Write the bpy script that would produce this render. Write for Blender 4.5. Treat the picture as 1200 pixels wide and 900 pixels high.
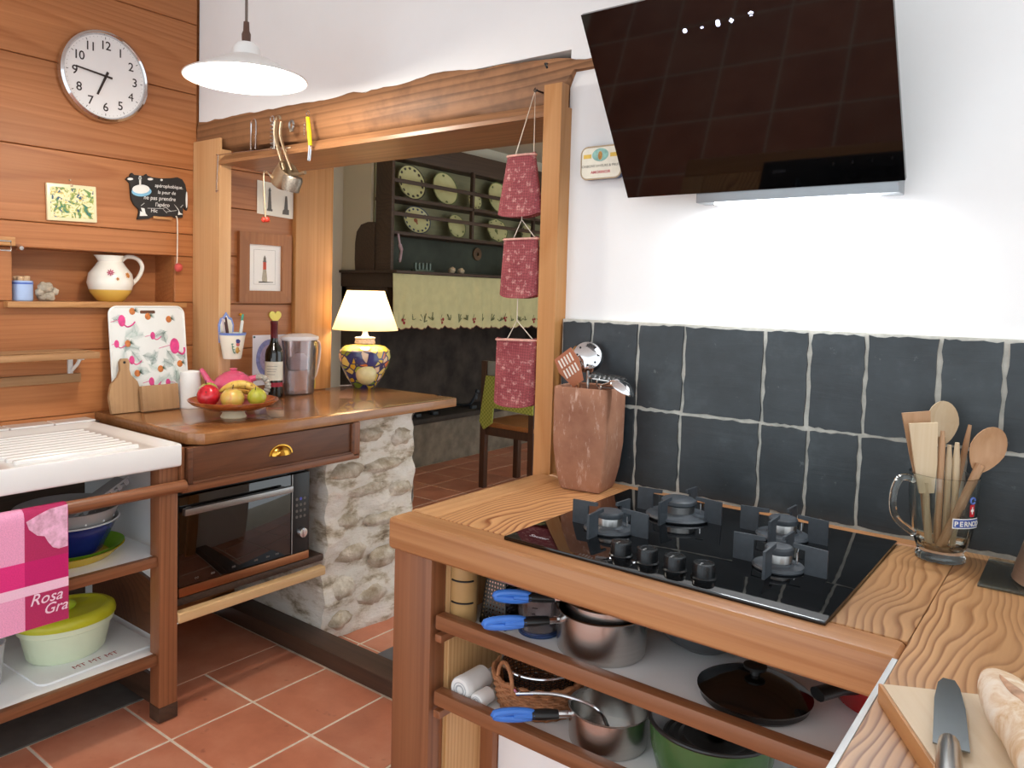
import bpy, bmesh, math, random
from mathutils import Vector, Matrix, noise
random.seed(7)
for _o in list(bpy.data.objects): bpy.data.objects.remove(_o)
SC = bpy.context.scene
COL = SC.collection
# ------------------------------------------------------------------ camera
cam_d = bpy.data.cameras.new('camera'); cam = bpy.data.objects.new('camera', cam_d); COL.objects.link(cam)
cam_d.sensor_fit = 'HORIZONTAL'; cam_d.sensor_width = 36.0
cam_d.lens = 916.1 / 1200 * 36.0
cam_d.shift_x = 48.14 / 1200; cam_d.shift_y = -52.71 / 1200
cam_d.clip_start = 0.02
def _cam():
    yaw, pitch, roll = .6781, .058, .0249
    cy, sy, cp, sp = math.cos(yaw), math.sin(yaw), math.cos(pitch), math.sin(pitch)
    fw = Vector((-sy*cp, cy*cp, -sp)); rt = Vector((cy, sy, 0)); up = rt.cross(fw)
    c, s = math.cos(roll), math.sin(roll)
    r2 = c*rt + s*up; u2 = -s*rt + c*up
    m = Matrix((r2, u2, -fw)).transposed().to_4x4(); m.translation = (2.8495, -1.7626, 1.3681)
    cam.matrix_world = m
_cam(); SC.camera = cam
# ------------------------------------------------------------------ world, exposure
SC.view_settings.view_transform = 'Standard'; SC.view_settings.look = 'None'
SC.view_settings.gamma = 1.0; SC.view_settings.use_curve_mapping = False
SC.view_settings.exposure = 0.9
W = bpy.data.worlds.new('daylight'); SC.world = W; W.use_nodes = True
W.node_tree.nodes['Background'].inputs[0].default_value = (0.88, 0.95, 1.0, 1)
W.node_tree.nodes['Background'].inputs[1].default_value = 1.0
# ------------------------------------------------------------------ helpers
def lin(h):
    h = h.lstrip('#'); o = []
    for i in (0, 2, 4):
        c = int(h[i:i+2], 16) / 255
        o.append(c/12.92 if c <= .04045 else ((c+.055)/1.055)**2.4)
    return (o[0], o[1], o[2], 1)
def sat(h, k):
    c = lin(h); l = .3*c[0]+.59*c[1]+.11*c[2]
    return tuple(max(0, l+(x-l)*k) for x in c[:3])+(1,)
class NT:
    def __init__(s, name):
        s.m = bpy.data.materials.new(name); s.m.use_nodes = True; s.t = s.m.node_tree
        s.b = s.t.nodes['Principled BSDF']
    def n(s, typ, **kw):
        x = s.t.nodes.new(typ)
        for k, v in kw.items():
            if k.startswith('i_'):
                kk = k[2:]; kk = int(kk) if kk.isdigit() else kk.replace('_', ' ')
                x.inputs[kk].default_value = v
            else: setattr(x, k, v)
        return x
    def l(s, a, b): s.t.links.new(a, b)
    def ramp(s, fac, stops, interp='LINEAR'):
        r = s.n('ShaderNodeValToRGB'); r.color_ramp.interpolation = interp
        e = r.color_ramp.elements
        while len(e) < len(stops): e.new(0.5)
        for i, (p, c) in enumerate(stops):
            e[i].position = p; e[i].color = lin(c) if isinstance(c, str) else c
        s.l(fac, r.inputs[0]); return r.outputs[0]
    def mix(s, fac, a, b, mode='MIX'):
        x = s.n('ShaderNodeMix', data_type='RGBA', blend_type=mode)
        for sock, val in ((x.inputs[0], fac), (x.inputs[6], a), (x.inputs[7], b)):
            if isinstance(val, (int, float)): sock.default_value = val
            elif isinstance(val, str): sock.default_value = lin(val)
            elif isinstance(val, tuple): sock.default_value = val
            else: s.l(val, sock)
        return x.outputs[2]
    def obj(s, scale=(1, 1, 1), rand=False):
        tc = s.n('ShaderNodeTexCoord'); out = tc.outputs['Object']
        if rand:
            oi = s.n('ShaderNodeObjectInfo'); ml = s.n('ShaderNodeMath', operation='MULTIPLY', i_1=37.0); s.l(oi.outputs['Random'], ml.inputs[0])
            ad = s.n('ShaderNodeVectorMath', operation='ADD'); s.l(out, ad.inputs[0]); s.l(ml.outputs[0], ad.inputs[1]); out = ad.outputs[0]
        mp = s.n('ShaderNodeMapping'); mp.inputs['Scale'].default_value = scale; s.l(out, mp.inputs[0]); return mp.outputs[0]
    def noise(s, vec, scale, detail=4, rough=.55, dist=0):
        x = s.n('ShaderNodeTexNoise'); x.inputs['Scale'].default_value = scale; x.inputs['Detail'].default_value = detail
        x.inputs['Roughness'].default_value = rough; x.inputs['Distortion'].default_value = dist
        if vec: s.l(vec, x.inputs['Vector'])
        return x.outputs[0]
    def bump(s, h, strength=.2, dist=.01):
        x = s.n('ShaderNodeBump'); x.inputs['Strength'].default_value = strength; x.inputs['Distance'].default_value = dist
        s.l(h, x.inputs['Height']); s.l(x.outputs[0], s.b.inputs['Normal'])
    def set(s, rough=None, metal=None, coat=None, trans=None, ior=None, emis=None, estr=None, spec=None, sss=None):
        i = s.b.inputs
        if rough is not None: i['Roughness'].default_value = rough
        if metal is not None: i['Metallic'].default_value = metal
        if coat is not None: i['Coat Weight'].default_value = coat
        if trans is not None: i['Transmission Weight'].default_value = trans
        if ior is not None: i['IOR'].default_value = ior
        if spec is not None: i['Specular IOR Level'].default_value = spec
        if emis is not None: i['Emission Color'].default_value = lin(emis); i['Emission Strength'].default_value = estr
        return s
    def base(s, c):
        if isinstance(c, str): s.b.inputs['Base Color'].default_value = lin(c)
        else: s.l(c, s.b.inputs['Base Color'])
        return s
def plain(name, c, rough=.5, var=.06, scale=20, **kw):
    n = NT(name); v = n.obj(); f = n.noise(v, scale, 3)
    col = n.ramp(f, [(.3, tuple(x*(1-var) for x in lin(c)[:3])+(1,)), (.7, tuple(min(1, x*(1+var)) for x in lin(c)[:3])+(1,))])
    n.base(col); n.set(rough=rough, **kw); return n.m
WSAT = 1.07
def wood(name, c1, c2, axis='y', rings=34.0, freq=24.0, contrast=.5, rough=.5, knots=False, stain=None, fine=.45, rvar=.10, coat=0.0, scale=2.4, stretch=.07, bump=.10):
    """c1 light early wood, c2 dark late wood; grain runs along axis"""
    n = NT(name); c1, c2 = sat(c1, WSAT), sat(c2, WSAT*1.05)
    ai = 'xyz'.index(axis)
    sc = [1, 1, 1]; sc[ai] = stretch
    v = n.obj(tuple(sc), rand=True)
    big = n.noise(v, 3.5, 4, .55)
    wv = n.n('ShaderNodeTexNoise'); wv.inputs['Scale'].default_value = scale; wv.inputs['Detail'].default_value = 1.2; wv.inputs['Roughness'].default_value = .4; n.l(v, wv.inputs['Vector'])
    m0 = n.n('ShaderNodeMath', operation='MULTIPLY', i_1=rings); n.l(wv.outputs[0], m0.inputs[0])
    tcw = n.n('ShaderNodeTexCoord'); vm = n.n('ShaderNodeVectorMath', operation='DOT_PRODUCT'); n.l(tcw.outputs['Object'], vm.inputs[0]); vm.inputs[1].default_value = [0 if k == ai else freq for k in range(3)]
    m1 = n.n('ShaderNodeMath', operation='ADD'); n.l(m0.outputs[0], m1.inputs[0]); n.l(vm.outputs['Value'], m1.inputs[1])
    sn = n.n('ShaderNodeMath', operation='FRACT'); n.l(m1.outputs[0], sn.inputs[0])
    band = n.ramp(sn.outputs[0], [(0, (0, 0, 0, 1)), (.5, (.25, .25, .25, 1)), (.85, (1, 1, 1, 1)), (1, (0, 0, 0, 1))])
    sc2 = [110, 110, 110]; sc2[ai] = 2.0
    fn = n.noise(n.obj(tuple(sc2), rand=True), 1.0, 3, .6)
    msk = n.ramp(n.noise(n.obj(tuple(s_*1.0 for s_ in sc), rand=True), 4.5, 2), [(.35, (contrast*.35,)*3+(1,)), (.62, (contrast,)*3+(1,))])
    f1 = n.mix(msk, (.4, .4, .4, 1), band)
    f2 = n.mix(fine, f1, fn)
    col = n.ramp(f2, [(.2, c1), (.75, c2)])
    tone = n.ramp(big, [(.28, (.68, .65, .62, 1)), (.72, (1.12, 1.12, 1.12, 1))])
    col = n.mix(.8, col, n.mix(1.0, col, tone, 'MULTIPLY'))
    oi = n.n('ShaderNodeObjectInfo')
    rnd = n.ramp(oi.outputs['Random'], [(0, (1-rvar, 1-rvar, 1-rvar, 1)), (1, (1+rvar*.4, 1+rvar*.4, 1+rvar*.4, 1))])
    col = n.mix(1.0, col, rnd, 'MULTIPLY')
    if knots:
        sk = [5, 5, 5]; sk[ai] = 2.6
        vo = n.n('ShaderNodeTexVoronoi'); vo.inputs['Scale'].default_value = 1.0; n.l(n.obj(tuple(sk), rand=True), vo.inputs['Vector'])
        kr = n.ramp(vo.outputs['Distance'], [(.025, (.85, .85, .85, 1)), (.07, (0, 0, 0, 1))])
        col = n.mix(kr, col, knots)
    if stain:
        sr = n.ramp(n.noise(n.obj((1, 1, 1)), 5, 5, .65), [(.5, (0, 0, 0, 1)), (.75, (.6, .6, .6, 1))]); col = n.mix(sr, col, stain)
    n.base(col); n.set(rough=rough, coat=coat); n.bump(f2, bump, .003)
    return n.m
class MB:
    def __init__(s): s.v = []; s.f = []; s.mi = []; s.cur = 0; s.M = Matrix.Identity(4); s.uv = None
    def _add(s, vs, fs):
        o = len(s.v); s.v += [tuple(s.M @ Vector(p)) for p in vs]
        s.f += [tuple(i+o for i in f) for f in fs]; s.mi += [s.cur]*len(fs); return s
    def bm(s, bm):
        bm.verts.index_update(); s._add([v.co[:] for v in bm.verts], [[v.index for v in f.verts] for f in bm.faces]); bm.free(); return s
    def box(s, x0, x1, y0, y1, z0, z1, bev=0, seg=2):
        b = bmesh.new(); bmesh.ops.create_cube(b, size=1)
        for v in b.verts: v.co = ((x0+x1)/2+v.co.x*(x1-x0), (y0+y1)/2+v.co.y*(y1-y0), (z0+z1)/2+v.co.z*(z1-z0))
        if bev: bmesh.ops.bevel(b, geom=b.edges[:], offset=bev, segments=seg, profile=.6, affect='EDGES')
        return s.bm(b)
    def lathe(s, prof, seg=32, c=(0, 0, 0), sx=1, sy=1, jit=None, ph=0):
        """prof: list of (r,z) bottom outside -> top; r==0 ends closed"""
        vs = []; fs = []; idx = []
        for (r, z) in prof:
            if r < 1e-6: idx.append([len(vs)]); vs.append((c[0], c[1], c[2]+z))
            else:
                row = []
                for k in range(seg):
                    a = 2*math.pi*k/seg+ph; rr = r*(jit(a, z) if jit else 1)
                    row.append(len(vs)); vs.append((c[0]+sx*rr*math.cos(a), c[1]+sy*rr*math.sin(a), c[2]+z))
                idx.append(row)
        for a, b in zip(idx[:-1], idx[1:]):
            if len(a) == 1 and len(b) == 1: continue
            for k in range(seg):
                k2 = (k+1) % seg
                if len(a) == 1: fs.append((a[0], b[k2], b[k]))
                elif len(b) == 1: fs.append((a[k], a[k2], b[0]))
                else: fs.append((a[k], a[k2], b[k2], b[k]))
        return s._add(vs, fs)
    def tube(s, pts, r, seg=8, closed=False, flat=1.0, cap=True):
        P = [Vector(p) for p in pts]; n = len(P); R = r if isinstance(r, (list, tuple)) else [r]*n
        T = []
        for i in range(n):
            a = P[(i-1) % n] if (closed or i > 0) else P[i]; b = P[(i+1) % n] if (closed or i < n-1) else P[i]
            t = (b-a); T.append(t.normalized() if t.length > 1e-9 else Vector((0, 0, 1)))
        ref = Vector((0, 0, 1)) if abs(T[0].z) < .9 else Vector((1, 0, 0))
        N = (ref - T[0]*ref.dot(T[0])).normalized(); vs = []; fs = []
        for i in range(n):
            N = (N - T[i]*N.dot(T[i])); N = N.normalized() if N.length > 1e-6 else T[i].orthogonal().normalized()
            B = T[i].cross(N)
            for k in range(seg):
                a = 2*math.pi*k/seg; vs.append(tuple(P[i]+R[i]*(math.cos(a)*N*flat+math.sin(a)*B)))
        m = n if closed else n-1
        for i in range(m):
            for k in range(seg):
                k2 = (k+1) % seg; j = (i+1) % n
                fs.append((i*seg+k, i*seg+k2, j*seg+k2, j*seg+k))
        if cap and not closed: fs.append(tuple(range(seg-1, -1, -1))); fs.append(tuple((n-1)*seg+k for k in range(seg)))
        return s._add(vs, fs)
    def cyl(s, a, b, r, seg=16, r2=None): return s.tube([a, b], [r, r if r2 is None else r2], seg)
    def prism(s, poly, o, u, w, d):
        """polygon (a,b) in frame origin o, axes u,w, extruded by vector d"""
        o, u, w, d = Vector(o), Vector(u), Vector(w), Vector(d)
        p = [o+u*a+w*b for a, b in poly]; n = len(p)
        if u.cross(w).dot(d) > 0: pass
        else: p = p[::-1]
        vs = [tuple(q) for q in p]+[tuple(q+d) for q in p]
        fs = [tuple(range(n-1, -1, -1)), tuple(range(n, 2*n))]+[(i, (i+1) % n, n+(i+1) % n, n+i) for i in range(n)]
        return s._add(vs, fs)
    def grid(s, fn, nu, nv, cu=False, cv=False):
        vs = [tuple(fn(i/(nu if cu else nu-1), j/(nv if cv else nv-1))) for j in range(nv) for i in range(nu)]
        fs = []
        for j in range(nv if cv else nv-1):
            for i in range(nu if cu else nu-1):
                i2 = (i+1) % nu; j2 = (j+1) % nv; fs.append((j*nu+i, j*nu+i2, j2*nu+i2, j2*nu+i))
        return s._add(vs, fs)
    def slab(s, fn, nu, nv, th):
        """thin solid sheet: fn(u,v)->point, th = offset vector or function(u,v)->vector"""
        A = [Vector(fn(i/(nu-1), j/(nv-1))) for j in range(nv) for i in range(nu)]
        tf = th if callable(th) else (lambda a, b: Vector(th))
        B = [A[j*nu+i]+tf(i/(nu-1), j/(nv-1)) for j in range(nv) for i in range(nu)]
        N = nu*nv; fs = []
        for j in range(nv-1):
            for i in range(nu-1):
                a = j*nu+i; fs.append((a, a+1, a+nu+1, a+nu)); fs.append((N+a, N+a+nu, N+a+nu+1, N+a+1))
        ring = [i for i in range(nu)]+[j*nu+nu-1 for j in range(1, nv)]+[(nv-1)*nu+i for i in range(nu-2, -1, -1)]+[j*nu for j in range(nv-2, 0, -1)]
        for k in range(len(ring)):
            a, b = ring[k], ring[(k+1) % len(ring)]; fs.append((b, a, N+a, N+b))
        return s._add([tuple(p) for p in A+B], fs)
    def ball(s, c, r, seg=16, rings=10, amp=0, fr=3, seed=0):
        r = (r, r, r) if isinstance(r, (int, float)) else r
        vs = [(0, 0, 1)]; 
        for j in range(1, rings):
            t = math.pi*j/rings
            for k in range(seg):
                a = 2*math.pi*k/seg; vs.append((math.sin(t)*math.cos(a), math.sin(t)*math.sin(a), math.cos(t)))
        vs.append((0, 0, -1)); fs = []
        for k in range(seg):
            k2 = (k+1) % seg; fs.append((0, 1+k, 1+k2)); b = 1+(rings-2)*seg; fs.append((b+k2, b+k, len(vs)-1))
        for j in range(rings-2):
            for k in range(seg):
                k2 = (k+1) % seg; a = 1+j*seg; fs.append((a+k, a+seg+k, a+seg+k2, a+k2))
        out = []
        for p in vs:
            q = Vector(p); d = 1+amp*noise.noise(q*fr+Vector((seed*7.3, seed*3.1, 0))) if amp else 1
            out.append((c[0]+r[0]*q.x*d, c[1]+r[1]*q.y*d, c[2]+r[2]*q.z*d))
        return s._add(out, fs)
    def text(s, txt, o, u, w, size, depth=.0006, shear=0, align='CENTER', bold=0, spacing=1):
        c = bpy.data.curves.new('t', 'FONT'); c.body = txt; c.size = size; c.shear = shear; c.align_x = align; c.resolution_u = 3; c.offset = bold; c.space_character = spacing
        ob = bpy.data.objects.new('t', c); COL.objects.link(ob)
        dg = bpy.context.evaluated_depsgraph_get(); me = bpy.data.meshes.new_from_object(ob.evaluated_get(dg))
        o, u, w = Vector(o), Vector(u).normalized(), Vector(w).normalized(); nn = u.cross(w)*depth
        vs = [tuple(o+u*v.co.x+w*v.co.y+nn) for v in me.vertices]; fs = [tuple(p.vertices) for p in me.polygons]
        bpy.data.objects.remove(ob); bpy.data.curves.remove(c); bpy.data.meshes.remove(me)
        return s._add(vs, fs)
    def mesh(s, name, mats, off=Vector((0, 0, 0)), angle=35):
        me = bpy.data.meshes.new(name)
        me.from_pydata([tuple(Vector(p)-off) for p in s.v], [], s.f)
        for m in (mats if isinstance(mats, (list, tuple)) else [mats]): me.materials.append(m)
        me.polygons.foreach_set('material_index', s.mi)
        b = bmesh.new(); b.from_mesh(me); bmesh.ops.recalc_face_normals(b, faces=b.faces[:]); b.to_mesh(me); b.free()
        me.shade_smooth(); me.set_sharp_from_angle(angle=math.radians(angle)); me.update()
        return me
    def bounds(s):
        xs = list(zip(*s.v)); return [(min(a), max(a)) for a in xs]
LOC = {}
def tagp(o, label=None, cat=None, group=None, kind=None):
    if label: o['label'] = label
    if cat: o['category'] = cat
    if group: o['group'] = group
    if kind: o['kind'] = kind
    return o
def thing(name, label, cat, loc=(0, 0, 0), rz=0, group=None, kind=None, rot=None):
    o = bpy.data.objects.new(name, None); COL.objects.link(o); o.location = loc
    o.empty_display_size = .05
    o.rotation_euler = rot if rot else (0, 0, rz)
    tagp(o, label, cat, group, kind); LOC[o.name] = Vector(loc); return o
def part(name, mb, mats, parent, label=None, kind=None, angle=35, world=False, center=False):
    """child mesh; coordinates are the parent's local ones, or world ones with world=True (unrotated parents)"""
    base = LOC.get(parent.name, Vector((0, 0, 0))) if world else Vector((0, 0, 0))
    org = Vector((0, 0, 0))
    if center:
        b = mb.bounds(); org = Vector(((b[0][0]+b[0][1])/2, (b[1][0]+b[1][1])/2, b[2][0]))-base
    o = bpy.data.objects.new(name, mb.mesh(name, mats, base+org, angle)); COL.objects.link(o); o.parent = parent; o.location = org
    LOC[o.name] = (base+org) if world else org
    tagp(o, label, kind=kind); return o
def solo(name, mb, mats, label, cat, loc=None, rot=(0, 0, 0), group=None, kind=None, angle=35):
    """one-mesh thing: loc None -> coordinates are world ones, origin goes to the base centre"""
    if loc is None:
        b = mb.bounds(); off = Vector(((b[0][0]+b[0][1])/2, (b[1][0]+b[1][1])/2, b[2][0])); loc = off
    else: off = Vector((0, 0, 0))
    o = bpy.data.objects.new(name, mb.mesh(name, mats, off, angle)); COL.objects.link(o); o.location = loc; o.rotation_euler = rot
    LOC[o.name] = Vector(loc); tagp(o, label, cat, group, kind); return o
def struct(name, mb, mats, label=None, angle=35): return solo(name, mb, mats, label, None, kind='structure', angle=angle)
def copy_tree(o, parent=None):
    c = o.copy(); COL.objects.link(c); c.parent = parent; LOC[c.name] = LOC.get(o.name, Vector((0, 0, 0)))
    for ch in [x for x in bpy.data.objects if x.parent == o]: copy_tree(ch, c)
    return c
def arc(c, r, a0, a1, n, u=(1, 0, 0), w=(0, 0, 1), r2=None):
    c, u, w = Vector(c), Vector(u), Vector(w); r2 = r if r2 is None else r2
    return [tuple(c+u*r*math.cos(math.radians(a0+(a1-a0)*i/(n-1)))+w*r2*math.sin(math.radians(a0+(a1-a0)*i/(n-1)))) for i in range(n)]
def spline(pts, n=8):
    P = [Vector(p) for p in pts]; out = []
    for i in range(len(P)-1):
        p0 = P[max(i-1, 0)]; p1 = P[i]; p2 = P[i+1]; p3 = P[min(i+2, len(P)-1)]
        for k in range(n):
            t = k/n; out.append(tuple(.5*((2*p1)+(p2-p0)*t+(2*p0-5*p1+4*p2-p3)*t*t+(3*p1-p0-3*p2+p3)*t**3)))
    out.append(tuple(P[-1])); return out
X, Y, Z = Vector((1, 0, 0)), Vector((0, 1, 0)), Vector((0, 0, 1))
# ------------------------------------------------------------------ materials
M_wallwood = wood('orange_pine_planks', '#c8895a', '#985a34', 'y', rough=.5, knots='#5a3018', contrast=.42)
M_reveal = wood('reveal_planks', '#c2865a', '#945a36', 'y', rough=.45, rvar=.08)
M_pine = wood('pale_pine', '#dcb48a', '#bf8c5c', 'z', contrast=.25, rough=.5, knots='#6e4022', rvar=.05)
M_pinegold = wood('golden_pine', '#d3a06c', '#b07844', 'z', rough=.45, rvar=.05)
M_counterL = wood('glossy_brown_board', '#bf8a5c', '#8c5a36', 'y', contrast=.3, rough=.24, stain='#6a4226', coat=.4)
M_darkwood = wood('dark_walnut_drawer', '#7a4e34', '#46281a', 'y', rough=.45)
M_redwood_z = wood('red_brown_post', '#a06c4c', '#6c402a', 'z', rough=.4, rvar=.06)
M_redwood_y = wood('red_brown_rail', '#a06c4c', '#6c402a', 'y', rough=.38, rvar=.06)
M_redwood_x = wood('red_brown_rail_x', '#9c6a4a', '#683e28', 'x', rough=.38, rvar=.06)
M_sleeper = wood('dark_sleeper', '#5a4234', '#34251d', 'x', rough=.5, rvar=.06)
M_rod = wood('pale_rod', '#e0c096', '#c6a070', 'y', contrast=.2, rough=.5, rvar=.04)
M_edge_x = wood('counter_edge_x', '#c8966a', '#96603c', 'x', rough=.36, rvar=.05, coat=.15)
M_edge_y = wood('counter_edge_y', '#d4a87c', '#ac7a50', 'y', rough=.4, rvar=.05, coat=.15)
M_grain_x = wood('bold_grain_x', '#d8a878', '#8c5230', 'y', rings=9, freq=60, contrast=1.0, rough=.42, fine=.15, scale=9, stretch=.35, rvar=.05, coat=.1)
M_grain_y = wood('bold_grain_y', '#c89c70', '#80522f', 'y', rings=9, freq=70, contrast=.9, rough=.42, fine=.2, scale=10, stretch=.4, rvar=.05, knots='#2a1608', coat=.1)
M_panelwood = wood('panel_pine', '#dab486', '#b08252', 'z', rings=14, freq=80, contrast=.8, scale=3.5, rough=.5, rvar=.04)
M_beam = wood('old_oak_beam', '#b0815c', '#6c4a32', 'x', rings=26, freq=9, contrast=.75, rough=.6, stain='#3e2a1e')
M_beamlow = wood('planed_beam', '#b0815c', '#6c4a32', 'x', rings=26, freq=9, contrast=.6, rough=.38)
M_shelfwood = wood('weathered_shelf', '#b68e68', '#86603e', 'y', contrast=.5, rough=.6)
M_nichewood = wood('niche_shelf_wood', '#ce9e6c', '#a47044', 'y', rough=.5)
M_boardA = wood('worn_board', '#cca880', '#a67e58', 'z', contrast=.2, rough=.6, stain='#8d6a4c')
M_frame = wood('frame_wood', '#b47c52', '#8e5a38', 'z', contrast=.3, rough=.5)
M_spoonL = wood('light_spoon_wood', '#dccbb0', '#c0a684', 'z', contrast=.2, rough=.6, rvar=.06)
M_spoonB = wood('brown_spoon_wood', '#c29e7e', '#9e7654', 'z', contrast=.2, rough=.6, rvar=.06)
M_rackwood = wood('dark_rack_wood', '#5e4a3c', '#362a22', 'y', contrast=.3, rough=.6)
M_rackback = wood('grey_green_back', '#a5a280', '#7f7c62', 'y', contrast=.2, rough=.7)
M_chairwood = wood('dark_chair_wood', '#563a2a', '#342018', 'z', contrast=.3, rough=.45)
M_seatwood = wood('seat_wood', '#b47a4a', '#8a5630', 'y', contrast=.3, rough=.45)
M_breadboard = wood('pale_bread_board', '#e6d6be', '#d8c2a2', 'y', contrast=.15, rough=.6, rvar=.03)
M_breadside = wood('bread_board_side', '#d8a678', '#c08c5c', 'y', contrast=.2, rough=.55, rvar=.03)
def m_plaster(name, c='#f6f7f7', bumpy=.08):
    n = NT(name); v = n.obj(); f = n.noise(v, 3.5, 6, .6); g = n.noise(v, 60, 3)
    n.base(n.ramp(f, [(.3, tuple(x*.965 for x in lin(c)[:3])+(1,)), (.7, c)])); n.set(rough=.85); n.bump(f, bumpy, .02); return n.m
M_white = m_plaster('white_plaster'); M_cream = m_plaster('cream_plaster', '#d9d0bc'); M_ceil = m_plaster('ceiling_white', '#efefec')
M_bluewhite = m_plaster('bluish_plaster', '#dfe6ea')
def m_tile():
    n = NT('terracotta_tile'); v = n.obj((1, 1, 1), rand=True); f = n.noise(v, 5, 6, .6); g = n.noise(v, 40, 3)
    c = n.ramp(f, [(.25, '#b36c50'), (.5, '#c98062'), (.75, '#d69678')])
    sp = n.ramp(n.noise(v, 22, 2), [(.68, (0, 0, 0, 1)), (.78, (.5, .5, .5, 1))]); c = n.mix(sp, c, '#7a3a28')
    oi = n.n('ShaderNodeObjectInfo'); r = n.ramp(oi.outputs['Random'], [(0, (.86, .86, .86, 1)), (1, (1.06, 1.05, 1.05, 1))])
    n.base(n.mix(1.0, c, r, 'MULTIPLY')); n.set(rough=.38); n.bump(f, .08, .005); return n.m
M_tile = m_tile(); M_grout = plain('grout', '#e4d8c6', .9, .1, 40)
def m_slate():
    n = NT('slate'); v = n.obj((1, 1, 1), rand=True); f = n.noise(n.obj((2, 6, 12), True), 1.5, 8, .65, .6); g = n.noise(v, 9, 6, .65)
    c = n.ramp(g, [(.25, '#22292d'), (.55, '#31393e'), (.8, '#485156')])
    oi = n.n('ShaderNodeObjectInfo'); r = n.ramp(oi.outputs['Random'], [(0, (.8, .82, .84, 1)), (1, (1.12, 1.12, 1.1, 1))])
    sp = n.ramp(n.noise(v, 34, 4, .7), [(.66, (0, 0, 0, 1)), (.76, (.5, .5, .5, 1))]); c = n.mix(sp, c, '#77807f')
    n.base(n.mix(1.0, c, r, 'MULTIPLY')); n.set(rough=.42); n.bump(f, .18, .006); return n.m
M_slate = m_slate(); M_slategrout = plain('slate_grout', '#d2d0c6', .9, .15, 50)
def m_stone():
    n = NT('limewashed_stone'); v = n.obj((1, 1, 2.4)); f = n.noise(v, 7, 8, .65); g = n.noise(v, 24, 6, .65)
    c = n.ramp(f, [(.33, '#84745e'), (.42, '#c4b7a0'), (.5, '#e8e1d4'), (.75, '#f3efe7')])
    n.base(c); n.set(rough=.9); n.bump(g, .6, .02); return n.m
M_stone = m_stone()
def m_stone2():
    n = NT('bare_stone'); v = n.obj((1, 1, 1), True); f = n.noise(v, 9, 8, .7); g = n.noise(v, 40, 5, .7)
    c = n.ramp(f, [(.3, '#96836a'), (.45, '#beb09a'), (.58, '#e0d7c8'), (.8, '#eee8dd')])
    n.base(c); n.set(rough=.9); n.bump(g, .7, .015); return n.m
M_rock = m_stone2()
M_soot = plain('sooty_stone', '#3e3630', .9, .5, 6); M_hearth = plain('hearth_stone', '#7f7566', .9, .35, 8)
M_ceram = plain('white_glaze', '#f3f3f1', .12, .01, 5, coat=.5)
M_whitelam = plain('white_laminate', '#f3f4f4', .35, .02, 8); M_whiteplast = plain('white_plastic', '#f0efec', .35, .02)
M_black = plain('black_matt', '#141416', .45, .1); M_blackglass = plain('black_glass', '#030304', .04, .0, 3)
M_hobglass = plain('hob_glass', '#040405', .03, .0, 3, spec=.6)
M_iron = plain('dark_cast_iron', '#3a4046', .5, .15, 60); M_steelgrey = plain('grey_enamel', '#4a4d50', .3, .1)
def m_metal(name, c, rough=.25, aniso=False):
    n = NT(name); v = n.obj((1, 1, 40)); f = n.noise(v, 8, 3)
    n.base(n.ramp(f, [(.3, tuple(x*.9 for x in lin(c)[:3])+(1,)), (.7, c)])); n.set(rough=rough, metal=1.0); return n.m
M_steel = m_metal('brushed_steel', '#c9c6c2', .24); M_chrome = m_metal('chrome', '#d8d8da', .1); M_alu = m_metal('aluminium', '#a9a9a8', .38)
M_agedmetal = m_metal('aged_metal', '#b8a68c', .45); M_brass = m_metal('brass', '#d9a648', .18); M_darksteel = m_metal('dark_steel', '#4a4744', .3)
M_copper = m_metal('old_copper', '#a87452', .35)
def m_glass(name, c='#ffffff', rough=.02, ior=1.45, alpha=None):
    n = NT(name); n.base(c); n.set(rough=rough, trans=1.0, ior=ior); return n.m
def m_thin(name, c='#ffffff', k=.16, rough=.05, body='#ffffff', bk=.05):
    n = NT(name); t = n.n('ShaderNodeBsdfTransparent'); t.inputs[0].default_value = lin(c); g = n.n('ShaderNodeBsdfGlossy'); g.inputs['Roughness'].default_value = rough; d = n.n('ShaderNodeBsdfDiffuse'); d.inputs[0].default_value = lin(body)
    fr = n.n('ShaderNodeFresnel'); fr.inputs[0].default_value = 1.45; a = n.n('ShaderNodeMath', operation='MULTIPLY_ADD'); a.inputs[1].default_value = .8; a.inputs[2].default_value = .02; n.l(fr.outputs[0], a.inputs[0])
    m1 = n.n('ShaderNodeMixShader'); m1.inputs[0].default_value = bk; n.l(t.outputs[0], m1.inputs[1]); n.l(d.outputs[0], m1.inputs[2])
    m2 = n.n('ShaderNodeMixShader'); n.l(a.outputs[0], m2.inputs[0]); n.l(m1.outputs[0], m2.inputs[1]); n.l(g.outputs[0], m2.inputs[2]); n.l(m2.outputs[0], n.t.nodes['Material Output'].inputs[0]); return n.m
M_glass = m_glass('clear_glass', '#f4f8f4'); M_plastclear = m_thin('clear_plastic', '#fbf6f6', bk=.06, body='#f2e6e6')
M_bottleglass = plain('dark_bottle_glass', '#0c0f0a', .05, .0, 3, coat=.6)
M_greyplast = plain('grey_translucent_plastic', '#b9babd', .4, .05); M_terracotta = None
def m_terra():
    n = NT('terracotta_pot'); v = n.obj(); f = n.noise(v, 7, 6, .65); g = n.noise(n.obj((8, 8, 2)), 8, 6, .75)
    c = n.ramp(f, [(.3, '#8a5a44'), (.6, '#ac7a5e'), (.8, '#be9078')])
    s = n.ramp(g, [(.56, (0, 0, 0, 1)), (.72, (.8, .8, .8, 1))]); n.base(n.mix(s, c, '#dcbfae')); n.set(rough=.75); n.bump(f, .2, .01); return n.m
M_terracotta = m_terra()
M_black2 = plain('black_plastic', '#191919', .35, .05)
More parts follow.
